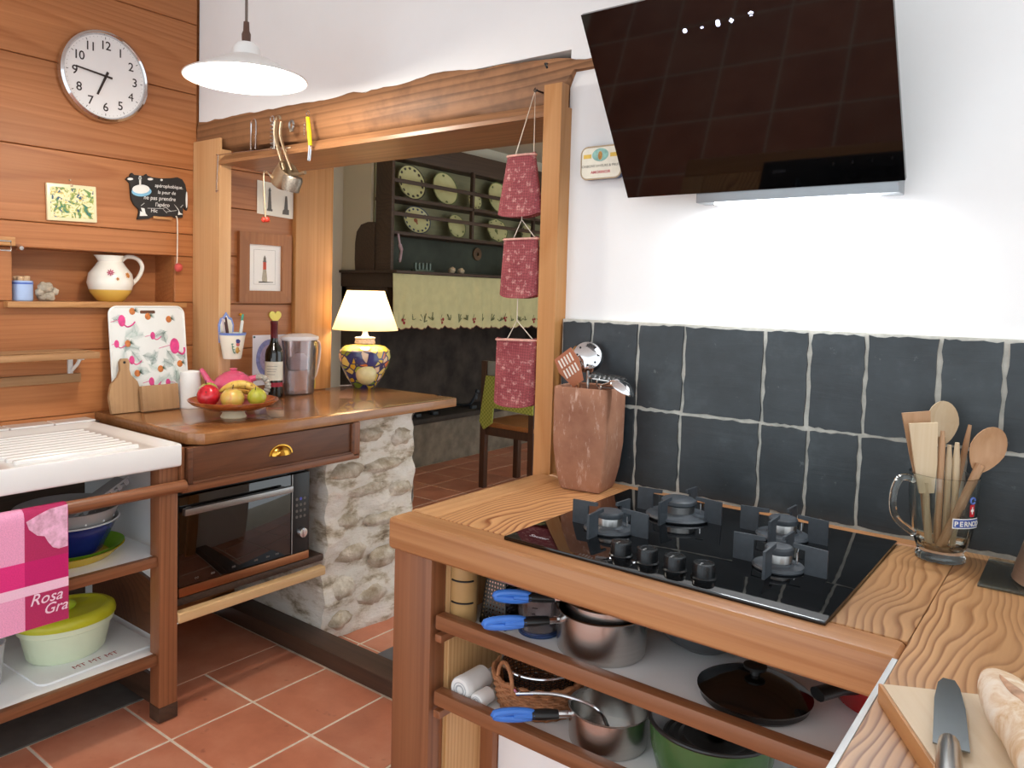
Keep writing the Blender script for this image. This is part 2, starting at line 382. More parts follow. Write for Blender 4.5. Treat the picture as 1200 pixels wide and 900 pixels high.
M_blueplast = plain('blue_plastic', '#3f78cf', .35, .06); M_yellow = plain('yellow_plastic', '#e8d21c', .4, .03)
M_red = plain('red_enamel', '#a01414', .15, .05); M_green = plain('green_enamel', '#45663c', .15, .06)
M_whiteenamel = plain('white_enamel', '#e9eef0', .15, .02); M_navy = plain('navy_enamel', '#1d2a78', .15, .05)
M_paper = plain('cream_paper', '#f3ecdc', .8, .02); M_ink = plain('brown_black_ink', '#2f211d', .6, .05); M_inkgrey = plain('grey_ink', '#6a655f', .7, .1)
M_chalk = plain('chalk_white', '#e9e7e2', .8, .05); M_string = plain('cream_string', '#e6dccb', .9, .1)
M_pink = plain('pink_glaze', '#d9577c', .12, .06, 6, coat=.5)
# ------------------------------------------------------------------ floors
G = .2942; FX0, FY0 = .7317, -.5308
def tiles(parent, xs, ys, z=0.0, gap=.0085, pre='tile'):
    cache = {}
    for i in range(len(xs)-1):
        for j in range(len(ys)-1):
            w, d = xs[i+1]-xs[i]-gap, ys[j+1]-ys[j]-gap
            if w < .01 or d < .01: continue
            k = (round(w, 4), round(d, 4))
            if k not in cache:
                cache[k] = MB().box(-w/2, w/2, -d/2, d/2, -.012, 0, .0018, 1).mesh('tile', M_tile)
            o = bpy.data.objects.new(pre, cache[k]); COL.objects.link(o); o.parent = parent
            o.location = Vector(((xs[i]+xs[i+1])/2, (ys[j]+ys[j+1])/2, z+random.uniform(-.0006, .0006)))-LOC[parent.name]
def edges(a, b, o, g):
    r = [a]; k = math.ceil((a-o)/g+1e-6); 
    while o+k*g < b-1e-6: r.append(o+k*g); k += 1
    return r+[b]
fl = struct('floor', MB().box(0, 4.6, -3.2, .0775, -.1, -.002), M_grout, 'terracotta square tiles with pale grout on the kitchen floor')
tiles(fl, edges(.446, 4.6, FX0, G), [y for y in edges(-3.2, .0775, FY0, G) if not .03 < y < .07])
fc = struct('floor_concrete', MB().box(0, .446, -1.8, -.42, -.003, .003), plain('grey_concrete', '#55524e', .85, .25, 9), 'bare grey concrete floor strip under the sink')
tl = struct('floor_recess', MB().box(0, .446, -.419, .075, -.003, .0), M_tile, 'terracotta tile floor under the microwave')
fh = struct('floor_hall', MB().box(-1.6, 3.2, .075, 5.2, -.1, -.002), M_grout, 'terracotta tiles on the floor of the fireplace room')
tiles(fh, edges(-1.25, 1.85, .677, .2942), edges(.195, 4.8, .195+.1, .2942))
# ------------------------------------------------------------------ left plank wall with niche
NY0, NY1, NZ0, NZ1 = -.685, -.094, 1.305, 1.487
mb = MB()
mb.box(-.2, -.02, -3.0, .70, 0, NZ0); mb.box(-.2, -.02, -3.0, .70, NZ1, 2.6)
mb.box(-.2, -.02, -3.0, NY0, NZ0, NZ1); mb.box(-.2, -.02, NY1, .70, NZ0, NZ1); mb.box(-.2, -.15, NY0, NY1, NZ0, NZ1)
wl = struct('wall_left', mb, M_wallwood, 'varnished orange pine plank wall')
def plank(y0, y1, z0, z1, x1=0.0, mat=M_wallwood):
    m = MB().box(-.02, x1, y0, y1, z0+.0012, z1-.0012, .002, 1)
    return part('plank', m, mat, wl, world=True, center=True)
zs = [0, .3, .6, .9, 1.131, 1.305]
for a, b in zip(zs[:-1], zs[1:]): plank(-3, -.001, a, b)
plank(-3, NY0, NZ0, NZ1); plank(NY1, -.001, NZ0, NZ1)
zs = [1.487, 1.575, 1.83, 2.128, 2.40, 2.6]
for a, b in zip(zs[:-1], zs[1:]): plank(-3, -.001, a, b)
for a, b in zip([.905, 1.11, 1.30, 1.50, 1.70, 1.86], [1.11, 1.30, 1.50, 1.70, 1.86, 1.975]): plank(.001, .52, a, b, .0, M_reveal)
part('niche_back', MB().box(-.15, -.147, NY0, NY1, NZ0, NZ1), M_wallwood, wl, world=True)
# ------------------------------------------------------------------ white wall with the opening
mb = MB(); mb.box(0, 4.6, .009, .7, 2.01, 2.6); mb.box(1.735, 4.6, .009, .7, 0, 2.01)
wb = struct('wall_back', mb, M_white, 'smooth white plaster wall around the wide opening')
struct('ceiling', MB().box(-.2, 4.6, -3.2, .7, 2.6, 2.7), M_ceil, 'white kitchen ceiling')
struct('ceiling_hall', MB().box(-1.8, 3.2, .7, 5.3, 2.6, 2.7), M_cream, 'cream ceiling of the fireplace room')
struct('wall_fireplace', MB().box(-1.8, -1.6, .5, 5.3, 0, 2.6), M_cream, 'cream wall beside the fireplace')
struct('wall_hall_end', MB().box(-1.6, 3.2, 5.2, 5.3, 0, 2.6), M_cream, 'cream end wall of the fireplace room')
struct('wall_hall_near', MB().box(-1.6, -.2, .5, .7, 0, 2.6), M_cream, 'cream wall on the near side of the fireplace room')
# lintel beams
tp = [(0, 2.026), (.338, 2.027), (.713, 2.017), (.905, 2.021), (1.039, 2.016), (1.133, 2.012), (1.292, 2.028), (1.399, 2.015), (1.539, 2.011), (1.667, 1.999), (1.817, 1.98), (1.95, 1.975)]
def lerp(t, x):
    for (a, b), (c, d) in zip(t[:-1], t[1:]):
        if x <= c: return b+(d-b)*(x-a)/(c-a)
    return t[-1][1]
bt = [(0, 1.905), (.3, 1.893), (.8, 1.868), (1.25, 1.864), (1.66, 1.855), (1.735, 1.862), (1.75, 1.925), (1.95, 1.93)]
def beam(x0, x1, yf, yb, top, bot, mat_n=70, amp=.007, cap=True):
    m = MB(); n = mat_n; rows = []
    for i in range(n):
        x = x0+(x1-x0)*i/(n-1); t = lerp(top, x)+amp*noise.noise((x*14, 1.7, yf))+.004*noise.noise((x*40, 5, 0)); b = lerp(bot, x)+.4*amp*noise.noise((x*9, 8, yf))
        h = t-b; w = .012*noise.noise((x*3, 0, 4))
        rows.append([(x, yb, b+.002), (x, yf+.05, b), (x, yf+.012, b+.012), (x, yf+.004+w*.2, b+.03), (x, yf-.004+w*.5, b+.45*h), (x, yf-.003+w*.5, b+.75*h), (x, yf+.002, t-.006), (x, yf+.03, t), (x, yb, t)])
    k = len(rows[0]); vs = [p for r in rows for p in r]; fs = []
    for i in range(n-1):
        for j in range(k): fs.append((i*k+j, i*k+(j+1) % k, (i+1)*k+(j+1) % k, (i+1)*k+j))
    fs.append(tuple(range(k))); fs.append(tuple((n-1)*k+j for j in range(k-1, -1, -1)))
    return m._add(vs, fs)
lb = thing('lintel_beam', 'rough-hewn brown oak lintel beam with wavy top edge over the opening', 'beam', (.97, .1, 1.86))
part('front_beam', beam(0.002, 1.95, .003, .27, tp, bt), M_beam, lb, world=True, angle=50)
part('back_beam', beam(0.002, 1.80, .29, .70, [(0, 2.2), (2, 2.2)], [(0, 1.975), (.5, 1.96), (1, 1.985), (1.95, 2.0)], 50), M_beamlow, lb, world=True, angle=50)
mb = MB(); mb.prism([(-.024, 1.838), (.26, 1.838), (.26, 1.853), (.014, 1.853), (.002, 1.876), (-.024, 1.850)], (.19, 0, 0), Y, Z, X*1.497)
part('soffit_board', mb, M_beamlow, lb, world=True)
mb = MB(); mb.tube([(1.68, -.02, 1.975), (1.69, -.045, 1.968), (1.70, -.05, 1.955)], .003, 6)
part('nail', mb, M_black, lb, world=True)
# posts of the opening
mb = MB(); mb.prism([(-.018, .9055), (.034, .9055), (.034, 1.898), (-.008, 1.898), (-.008, 1.94), (-.018, 1.94)], (.004, 0, 0), Y, Z, X*.182)
solo('opening_post', mb, M_pine, 'wide pale pine post with a dark knot beside the plank wall', 'post')
mb = MB().box(.0, .03, .475, .69, .906, 1.965, .004)
solo('opening_post', mb, M_pinegold, 'golden pine board post behind the water filter jug', 'post')
mb = MB(); mb.prism([(-.042, 0), (.06, 0), (.06, 1.857), (-.008, 1.857), (-.008, 1.914), (-.042, 1.914)], (1.688, 0, 0), Y, Z, X*.054)
solo('opening_post', mb, M_pinegold, 'narrow golden pine post next to the slate tiles', 'post')
# sleeper on the floor
solo('threshold_sleeper', MB().box(.0, 1.732, .078, .188, 0, .062, .006), M_sleeper, 'dark brown wooden threshold beam lying across the tiled floor', 'threshold')
solo('floor_hatch', MB().box(.80, 1.15, .225, .60, .0005, .008, .002), plain('grey_steel_plate', '#6d7078', .45, .08, metal=.4), 'flat grey metal plate set on the floor behind the threshold beam', 'floor plate')
# ------------------------------------------------------------------ stone pier
pr = thing('stone_pier', 'rough limewashed stone pier holding up the brown worktop', 'pier', (.3, .42, 0))
def pierface(u, v):
    y = .19+u*.49; z = v*.866
    d = .022*noise.noise((y*6, z*9, 1))+.012*noise.noise((y*17, z*26, 3))+.03*max(0, noise.noise((y*3, z*7.5, 9)))
    if v > .97: d *= .3
    return (.575+d, y, z)
mb = MB(); mb.grid(pierface, 40, 60)
def pf2(u, v):
    x = u*.6; z = v*.866; d = .008*noise.noise((x*8, z*9, 5)); return (x if u < .999 else pierface(0, v)[0], .19+d*(1-u), z)
mb.grid(pf2, 16, 60)
def pf3(u, v):
    z = v*.866; e = pierface(1, v); return (e[0]*(1-u), .68+(.03*noise.noise((z*9, 2, u*3))+.012*noise.noise((z*30, 2, u*3)))*(1 if u > .02 else 1), z)
def pf3b(u, v):
    p = Vector(pf3(u, v)); return p
mb.grid(pf3b, 14, 60); mb.grid(lambda u, v: (pierface(v, 1)[0]*u, .19+.49*v, .866), 6, 12)
part('core', mb, M_stone, pr, world=True, angle=60)
rs = random.Random(3)
for (y, z, ry, rz_, dx) in [(.30, .66, .10, .032, .006), (.50, .655, .12, .03, .008), (.40, .57, .13, .03, .0), (.6, .54, .08, .035, .0), (.30, .46, .075, .035, 0), (.5, .43, .1, .028, .006), (.62, .36, .06, .045, .0), (.34, .33, .09, .04, .0), (.52, .27, .09, .045, .004), (.29, .19, .07, .045, .0), (.45, .13, .08, .05, .004), (.6, .12, .07, .05, 0), (.42, .79, .1, .03, -.004), (.60, .76, .07, .04, .004), (.28, .07, .06, .04, 0)]:
    m = MB().ball((.555+dx+.006, y, z), (.045, ry, rz_), 14, 9, .28, 2.4, rs.random()*20)
    part('stone', m, M_rock, pr, world=True, center=True, angle=60)
# ------------------------------------------------------------------ fireplace in the far room
fp = thing('fireplace', 'old dark fireplace with stone hearth and wide wooden mantel in the far room', 'fireplace', (-1.3, 3.3, 0))
mb = MB(); mb.box(-1.6, -1.3, 2.2, 4.7, 1.5, 2.6); part('chimney_breast', mb, M_cream, fp, world=True)
mb = MB(); mb.box(-1.6, -1.06, 2.19, 4.7, 1.40, 1.5, .004); mb.box(-1.6, -1.12, 2.2, 2.32, 1.12, 1.40, .004); part('mantel', mb, M_rackwood, fp, world=True)
part('mantel_shelf', MB().box(-1.6, -1.0, 2.17, 4.7, 1.50, 1.52, .003), M_rackwood, fp, world=True)
mb = MB(); mb.prism([(.155, 0), (.353, 0), (.353, .345), (.28, .347), (.21, .33), (.165, .28), (.15, .2), (.148, .08)], (-1.6, 2.19, 1.52), X, Z, Y*.034)
part('side_board', mb, M_rackwood, fp, world=True)
mb = MB(); mb.box(-1.6, -1.55, 2.2, 4.7, .34, 1.4); mb.box(-1.55, -1.28, 2.2, 2.30, .34, 1.14); mb.box(-1.55, -1.25, 4.55, 4.7, .34, 1.4)
part('firebox', mb, M_soot, fp, world=True)
mb = MB()
def hs(u, v):
    y = 2.2+u*2.5; z = v*.34; return (-1.25+.02*noise.noise((y*5, z*9, 1))+.012*noise.noise((y*15, z*20, 2)), y, z)
mb.grid(hs, 60, 12); mb.grid(lambda u, v: (hs(u, 1)[0]*(1-v)+(-1.6)*v, 2.2+u*2.5, .34+.006*noise.noise((u*20, v*4, 1))), 60, 4); mb.grid(lambda u, v: (-1.6+(hs(0, v)[0]+1.6)*u, 2.2, v*.34), 4, 12)
part('hearth', mb, M_hearth, fp, world=True, angle=60)
part('hearth_lip', MB().box(-1.6, -1.22, 2.2, 4.7, .34, .385, .012), plain('dark_hearth_slab', '#3a332d', .8, .3, 7), fp, world=True)
for y in (2.75, 2.95, 3.45):
    m = MB(); m.tube(spline([(-1.5, y, .40), (-1.36, y, .41), (-1.30, y, .47), (-1.29, y+.02, .51), (-1.31, y+.05, .5), (-1.31, y+.04, .46)], 6), .012, 8); m.ball((-1.29, y+.03, .53), .02); m.box(-1.33, -1.29, y-.03, y+.03, .385, .41, .004)
    solo('andiron', m, M_iron, {2.75: 'scrolled black iron andiron on the hearth, closest to the worktop end', 2.95: 'scrolled black iron andiron between two others on the hearth', 3.45: 'scrolled black iron andiron on the hearth behind the chair'}[y], 'andiron', group='andirons on the hearth')
# ------------------------------------------------------------------ sink
sk = thing('ceramic_sink', 'white ceramic sink with ridged drainer against the plank wall', 'sink', (.36, -1.0, .8))
mb = MB(); b = bmesh.new(); bmesh.ops.create_cube(b, size=1)
for v in b.verts: v.co = (.37+v.co.x*.58, -1.001+v.co.y*1.098, .849+v.co.z*.074)
b.faces.ensure_lookup_table(); tf = [f for f in b.faces if f.normal.z > .9]
r = bmesh.ops.inset_region(b, faces=tf, thickness=.062); inner = [f for f in b.faces if f.normal.z > .9 and abs(f.calc_center_median().x-.37) < .01 and f.calc_area() < .5 and all(abs(v.co.x-.37) < .25 for v in f.verts)]
bmesh.ops.translate(b, verts=list({v for f in inner for v in f.verts}), vec=(0, 0, -.018))
ge = inner+list({e for f in inner for e in f.edges})+list({v for f in inner for v in f.verts})
bmesh.ops.bisect_plane(b, geom=ge, plane_co=(0, -.965, 0), plane_no=(0, 1, 0)); b.normal_update()
bf = [f for f in b.faces if f.normal.z > .9 and abs(f.calc_center_median().z-.868) < .004 and f.calc_center_median().y < -.97]
bmesh.ops.inset_region(b, faces=bf, thickness=.028); bmesh.ops.translate(b, verts=list({v for f in bf for v in f.verts}), vec=(0, 0, -.10))
bmesh.ops.bevel(b, geom=b.edges[:], offset=.009, segments=3, profile=.55, affect='EDGES'); mb.bm(b)
part('basin_slab', mb, M_ceram, sk, world=True)
for k in range(10):
    x = .185+k*.04
    part('drainer_ridge', MB().box(x-.011, x+.011, -.93+k*.004, -.535, .855, .879, .009, 3), M_ceram, sk, world=True, center=True)
mb = MB(); mb.lathe([(0, 0), (.12, .003), (.19, .03), (.235, .07), (.24, .125)], 32, (.365, -1.235, .69), .98, 1.15); part('bowl_underside', mb, M_ceram, sk, world=True)
lg = thing('tile_ledge', 'narrow ledge of white tiles between the sink and plank wall', 'ledge', (.04, -1.0, .85))
part('ledge_base', MB().box(.0, .079, -1.55, -.43, .84, .882), M_rackwood, lg, world=True)
for k in range(8): part('tile', MB().box(.003, .077, -.58-k*.142, -.443-k*.142, .88, .888, .002, 1), M_ceram, lg, world=True, center=True)
# ------------------------------------------------------------------ sink stand
ss = thing('sink_stand', 'open wooden stand with two white shelves under the sink', 'stand', (.3, -1.0, 0))
def leg(x0, x1, y0, y1):
    o = part('leg', MB().box(x0, x1, y0, y1, .05, .812, .003), M_redwood_z, ss, world=True, center=True)
    f = MB().box(x0-.001, x1+.001, y0-.001, y1+.001, 0.003, .05, .002); f.M = Matrix.Identity(4)
    b = LOC[o.name]; m = f.mesh('foot', M_sleeper, b); q = bpy.data.objects.new('foot', m); COL.objects.link(q); q.parent = o
leg(.575, .63, -.512, -.450); leg(.575, .63, -1.55, -1.49)
part('side_panel', MB().box(.02, .575, -.456, -.45, .02, .81), M_whitelam, ss, world=True)
part('dark_board', MB().prism([(.1, .235), (.573, .235), (.573, .40), (.1, .47)], (0, -.468, 0), X, Z, Y*.012), M_darkwood, ss, world=True)
part('dark_board', MB().box(.1, .573, -.468, -.456, .004, .10), M_sleeper, ss, world=True)
part('back_panel', MB().box(.0, .02, -1.55, -.45, .2, .81), M_rackwood, ss, world=True)
for zt in (.528, .216):
    part('shelf', MB().box(.02, .60, -1.55, -.47, zt-.018, zt, .002), M_whitelam, ss, world=True, center=True)
    part('shelf_rail', MB().box(.60, .622, -1.55, -.512, zt-.028, zt+.004, .004), M_redwood_y, ss, world=True, center=True)
mb = MB(); mb.cyl((.652, -1.6, .748), (.652, -.44, .748), .0185, 20); tr = solo('towel_rail', mb, M_redwood_y, 'thick round red-brown wooden rail below the sink', 'rail')
# towel
rx, rz = .652, .748; NUt, NVt = 30, 48
def towelp(u, v):
    y = -1.10+u*.296; L = v*.62
    wob = 0
    if L < .25: x, z = rx-.0215, rz-.25+L
    elif L < .25+.0675:
        a = math.pi-(L-.25)/.0215; x, z = rx+.0215*math.cos(a), rz+.0215*math.sin(a)
    else: x, z = rx+.0215+wob, rz-(L-.3175)
    return (x, y, z)
towm = [plain('towel_pale_pink', '#f0a3c6', .9, .12, 300), plain('towel_magenta', '#e3307f', .9, .08, 300), plain('towel_crimson', '#b62a5e', .9, .1, 300), plain('towel_deep_magenta', '#c9186a', .9, .08, 300), plain('towel_band', '#f6c8dd', .9, .05, 300)]
mb = MB(); mb.slab(towelp, NUt, NVt, lambda u, v: Vector((.002, 0, 0)))
tw = thing('tea_towel', 'pink checked tea towel with lettering hanging on the sink rail', 'towel', (.652, -.95, .45))
me_o = part('cloth', mb, towm, tw, world=True, angle=80)
for p in me_o.data.polygons:
    c = p.center+LOC[me_o.name]; z, y, x = c.z, c.y, c.x
    right = y > -.918
    p.material_index = (2 if right else 0) if z > (.635 if right else .625) else (3 if right else 1) if z > .558 else 4 if z > .541 else (2 if right else 0)
ms = MB(); xx = .6765
ms.text('Rosa', (xx, -.906, .508), Y, Z, .043, .0005, .32, 'LEFT', .0003); ms.text('Gra', (xx, -.872, .476), Y, Z, .041, .0005, .32, 'LEFT', .0003)
part('lettering', ms, plain('pale_thread', '#f7d6e4', .9, .03), tw, world=True)
ms = MB(); pal = []
for i in range(40):
    a = i/39; pal.append(a)
poly = [(-.912, .738), (-.905, .716), (-.885, .696), (-.866, .69), (-.857, .672), (-.845, .655), (-.83, .648), (-.806, .65), (-.806, .765), (-.85, .762), (-.88, .752)]
ms.prism([(a, b-.0) for a, b in poly], (xx-.0015, 0, 0), Y, Z, X*.0016)
part('woven_ribbon', ms, plain('ribbon_pink', '#f3b3cd', .9, .3, 60), tw, world=True)
# ------------------------------------------------------------------ brown worktop, drawer unit
poly = [(0, -.412), (.615, -.412), (.66, -.375), (.655, .25), (.645, .885), (.6, .892), (.0, .892)]
mb = MB()
def bevpoly(mb, poly, z0, z1, bev=.006):
    b = bmesh.new(); vs = [b.verts.new((x, y, z0)) for x, y in poly]; f = b.faces.new(vs); r = bmesh.ops.extrude_face_region(b, geom=[f])
    for e in r['geom']:
        if isinstance(e, bmesh.types.BMVert): e.co.z = z1
    bmesh.ops.recalc_face_normals(b, faces=b.faces[:]); bmesh.ops.bevel(b, geom=b.edges[:], offset=bev, segments=2, profile=.6, affect='EDGES'); mb.bm(b)
bevpoly(mb, poly, .867, .905)
solo('worktop', mb, M_counterL, 'glossy brown wooden worktop running from the sink over the stone pier', 'worktop')
du = thing('drawer_unit', 'dark wooden drawer frame hung under the brown worktop', 'drawer', (.4, -.08, .7))
part('bottom_rail', MB().box(.60, .652, -.448, .30, .722, .748, .006), M_redwood_y, du, world=True)
part('side_frame', MB().box(.10, .64, -.446, -.432, .735, .866, .003), M_redwood_z, du, world=True)
part('side_frame', MB().box(.620, .652, .266, .30, .735, .866, .003), M_redwood_z, du, world=True)
dr = part('drawer', MB().box(.625, .653, -.43, .262, .75, .864, .003), M_darkwood, du, world=True)
for (y0, y1, z0, z1) in ((-.434, -.417, .75, .864), (.250, .264, .75, .864), (-.417, .25, .748, .757)):
    m = MB().box(.65, .661, y0, y1, z0, z1, .003); q = bpy.data.objects.new('moulding', m.mesh('moulding', M_darkwood, Vector((.4, -.08, .7)))); COL.objects.link(q); q.parent = dr
hm = MB(); cy = -.075
def cup(u, v):
    a = math.pi*u; t = v*math.pi/2
    return (.654+.024*math.sin(t), cy+.043*math.cos(a)*math.cos(t), .793+.032*math.sin(a)*math.cos(t))
hm.slab(cup, 24, 10, lambda u, v: Vector((-.0015, 0, -.0005)))
hm.prism([(.05*math.cos(math.pi*i/16), .036*math.sin(math.pi*i/16)) for i in range(17)], (.6535, cy, .793), Y, Z, X*.002)
q = bpy.data.objects.new('cup_handle', hm.mesh('cup_handle', M_brass, Vector((.4, -.08, .7)), 50)); COL.objects.link(q); q.parent = dr; q['label'] = 'polished brass cup handle'
# microwave on its shelf
solo('microwave_shelf', MB().box(.03, .58, -.446, .185, .335, .36, .003), M_sleeper, 'dark board carrying the microwave under the drawer', 'shelf')
mb = MB().box(.60, .634, -.449, .155, .30, .334, .008, 3); solo('wooden_rod', mb, M_rod, 'pale square wooden bar in front of the microwave base', 'bar')
mw = thing('microwave', 'black glass-fronted microwave oven below the drawer', 'microwave', (.35, -.17, .36))
part('body', MB().box(.12, .565, -.425, .105, .367, .70, .006), M_black2, mw, world=True)
for yy in (-.38, .06):
    for xx2 in (.16, .53): part('foot', MB().cyl((xx2, yy, .36), (xx2, yy, .368), .012), M_black2, mw, world=True)
M_mwglass = plain('smoked_glass', '#0a0605', .03, .0, 3, spec=.9)
dd = part('door', MB().box(.566, .592, -.424, .022, .40, .695, .004), M_mwglass, mw, world=True)
mb = MB(); mb.box(.592, .622, -.40, -.385, .645, .66); mb.box(.592, .622, -.03, -.015, .645, .66); mb.box(.612, .632, -.425, .0, .642, .664, .003)
q = bpy.data.objects.new('handle', mb.mesh('handle', M_alu, Vector((.35, -.17, .36)))); COL.objects.link(q); q.parent = dd; q['label'] = 'long silver door handle'
part('bottom_trim', MB().box(.566, .594, -.424, .104, .368, .398, .002), M_copper, mw, world=True)
cp = part('control_panel', MB().box(.566, .594, .025, .104, .40, .695, .003), M_black2, mw, world=True)
mb = MB(); mb.box(.5942, .5948, .022, .026, .40, .695); part('trim_strip', mb, M_alu, mw, world=True)
for r in range(4):
    for c_ in range(3):
        m = MB().cyl((.594, .045+c_*.018, .60-r*.022), (.5955, .045+c_*.018, .60-r*.022), .0055, 12)
        q = bpy.data.objects.new('button', m.mesh('button', plain('button_blue', '#5a62c8', .4) if (r == 0 and c_ == 1) else M_inkgrey, Vector((.35, -.17, .36)))); COL.objects.link(q); q.parent = cp
m = MB(); m.M = Matrix.Translation((.594, .066, .475)) @ Matrix.Rotation(math.pi/2, 4, 'Y'); m.lathe([(.021, 0), (.021, .006), (.017, .016), (0, .017)], 24); m.box(-.016, .016, -.003, .003, .014, .022, .002)
q = bpy.data.objects.new('dial', m.mesh('dial', M_chrome, Vector((.35, -.17, .36)))); COL.objects.link(q); q.parent = cp
m = MB()
for k, yy in enumerate((-.36, -.30, -.22, -.13, -.08, -.04)): m.text('oo', (.5925, yy, .415), Y, Z, .014, .0004)
q = bpy.data.objects.new('print', m.mesh('print', M_alu, Vector((.35, -.17, .36)))); COL.objects.link(q); q.parent = dd
# ------------------------------------------------------------------ things under the sink
tr_ = thing('oven_tray', 'yellow enamel tray under the navy bowl', 'tray', (.41, -.70, .528))
mb = MB(); mb.lathe([(0, 0), (.13, 0), (.165, .03), (.168, .032), (.163, .032), (.128, .004), (0, .004)], 40, sx=.9, sy=1.05); part('dish', mb, plain('yellow_enamel', '#d4b21e', .25, .05), tr_)
mb = MB(); mb.lathe([(.12, .006), (.155, .034), (.157, .036), (.15, .034), (.11, .006)], 40, (.0, .02, 0), .85, 1.0); part('green_liner', mb, plain('lime_plastic', '#8cc22a', .4, .05), tr_)
nb = thing('mixing_bowl', 'navy blue enamel bowl with white rim on the upper shelf under the sink', 'bowl', (.41, -.69, .534))
mb = MB(); mb.lathe([(0, 0), (.075, 0), (.10, .02), (.135, .095), (.143, .108), (.147, .112)], 48); part('body', mb, M_navy, nb)
mb = MB(); mb.lathe([(.147, .112), (.149, .115), (.144, .116), (.13, .095), (.095, .02), (0, .006)], 48); part('white_inside', mb, M_whiteenamel, nb)
cl = thing('colander', 'grey enamel colander nested in the navy bowl', 'colander', (.41, -.69, .560))
mb = MB(); mb.lathe([(0, 0), (.07, 0), (.115, .05), (.138, .115), (.146, .128), (.149, .128), (.142, .116), (.118, .05), (.07, .004), (0, .004)], 40); part('body', mb, plain('grey_enamel_pale', '#a8a6a4', .3, .05), cl)
mb = MB(); mb.tube(arc((.0, .145, .12), .045, 10, 170, 12, X, Y*.6), .005, 8); part('handle', mb, M_alu, cl)
mb = MB()
for k in range(14):
    a = k/14*2*math.pi
    for h, r in ((.075, .127), (.095, .133)): mb.ball((r*math.cos(a+h*9), r*math.sin(a+h*9), h), .004, 8, 5)
part('perforation', mb, M_whiteenamel, cl, kind='stuff')
gr = MB(); gr.M = Matrix.Translation((.47, -.64, .70)) @ Matrix.Rotation(.5, 4, 'X')
gr.box(-.04, .04, -.11, .11, 0, .008, .003)
for k in range(9): gr.box(.04, .046, -.10+k*.024, -.088+k*.024, 0, .02)
gr.box(.044, .048, -.11, .11, .016, .022); solo('dish_rack_insert', gr, plain('pale_grey_plastic', '#9fa2a3', .45), 'grey slotted plastic insert lying on the colander', 'rack')
tt = thing('serving_tray', 'white melamine tray with red print on the lower shelf under the sink', 'tray', (.40, -.66, .216), .05)
mb = MB(); b = bmesh.new()
def rrect(w, d, r, n=6):
    o = []
    for cx, cy_, a0 in ((w-r, d-r, 0), (-w+r, d-r, 90), (-w+r, -d+r, 180), (w-r, -d+r, 270)):
        for i in range(n+1): a = math.radians(a0+90*i/n); o.append((cx+r*math.cos(a), cy_+r*math.sin(a)))
    return o
mb.prism(rrect(.15, .18, .03), (0, 0, 0), X, Y, Z*.006); mb.cur = 0
part('plate', mb, M_whitelam, tt)
mb = MB()
for k in range(3): mb.text('MT', (.125, -.05+k*.05, .0062), Y, -X, .03, .0004)
part('print', mb, plain('red_print', '#a3202c', .5), tt)
co = thing('food_container', 'pale green oval plastic container with yellow-green lid under the sink', 'container', (.395, -.688, .2225), .0)
ov = dict(sx=.78, sy=1.0)
mb = MB(); mb.lathe([(0, 0), (.105, 0), (.115, .01), (.133, .088), (.141, .092), (.143, .115), (.136, .115), (.11, .012), (0, .01)], 48, **ov); part('tub', mb, plain('pale_green_plastic', '#dfeacb', .4, .02, sss=None), co)
mb = MB(); mb.lathe([(.147, .110), (.148, .120), (.144, .132), (.133, .140), (.12, .142), (.11, .135), (0, .133)], 48, **ov); l_ = part('lid', mb, plain('yellow_green_plastic', '#c3c42a', .35, .03), co)
mb = MB(); mb.ball((-.0, -.0, .148), (.022, .03, .016), 16, 8); q = bpy.data.objects.new('knob', mb.mesh('knob', plain('lime_knob', '#b5d036', .35))); COL.objects.link(q); q.parent = l_
mb = MB(); mb.lathe([(0, 0), (.036, 0), (.047, .12), (.05, .122), (.047, .124), (.043, .12), (.033, .004), (0, .004)], 32)
solo('plastic_beaker', mb, M_greyplast, 'grey translucent plastic beaker beside the pale green container', 'beaker', (.43, -.925, .2165))
# ------------------------------------------------------------------ small shelf on the left wall
sf = thing('bracket_shelf', 'short weathered wooden shelf on a white bracket above the sink', 'shelf', (.07, -.9, 1.02))
part('board', MB().box(.0, .15, -1.5, -.462, 1.112, 1.134, .003), M_shelfwood, sf, world=True)
for k in range(6): part('slat', MB().box(.012+k*.022, .026+k*.022, -1.5, -.48, 1.134, 1.138, .0015, 1), M_shelfwood, sf, world=True, center=True)
part('cleat', MB().box(.0, .018, -1.5, -.466, 1.018, 1.05, .003), M_shelfwood, sf, world=True)
mb = MB(); mb.box(.0, .012, -.508, -.492, 1.04, 1.112, .002); mb.tube([(.008, -.5, 1.055), (.06, -.5, 1.085), (.085, -.5, 1.108)], .006, 8); mb.box(.0, .10, -.508, -.492, 1.104, 1.112, .002)
part('bracket', mb, M_whiteplast, sf, world=True)
# ------------------------------------------------------------------ niche shelf and its things
solo('niche_shelf', MB().box(-.147, .035, -.712, -.062, 1.284, 1.3045, .003), M_nichewood, 'honey-coloured shelf board at the foot of the wall niche', 'shelf')
def m_jug():
    n = NT('jug_glaze'); tc = n.n('ShaderNodeTexCoord'); sp = n.n('ShaderNodeSeparateXYZ'); n.l(tc.outputs['Object'], sp.inputs[0])
    w = n.ramp(sp.outputs[2], [(.0, '#dcae48'), (.0445, '#e0b656'), (.045, '#f3eee2'), (1, '#f3eee2')]); n.base(w); n.set(rough=.15, coat=.4); return n.m
jg = thing('pottery_jug', 'cream pottery jug with yellow base and flower motifs in the wall niche', 'jug', (-.055, -.324, 1.3045))
out = [(0, 0), (.042, 0), (.05, .006), (.072, .035), (.082, .07), (.076, .105), (.055, .132), (.043, .15), (.045, .166), (.048, .172)]
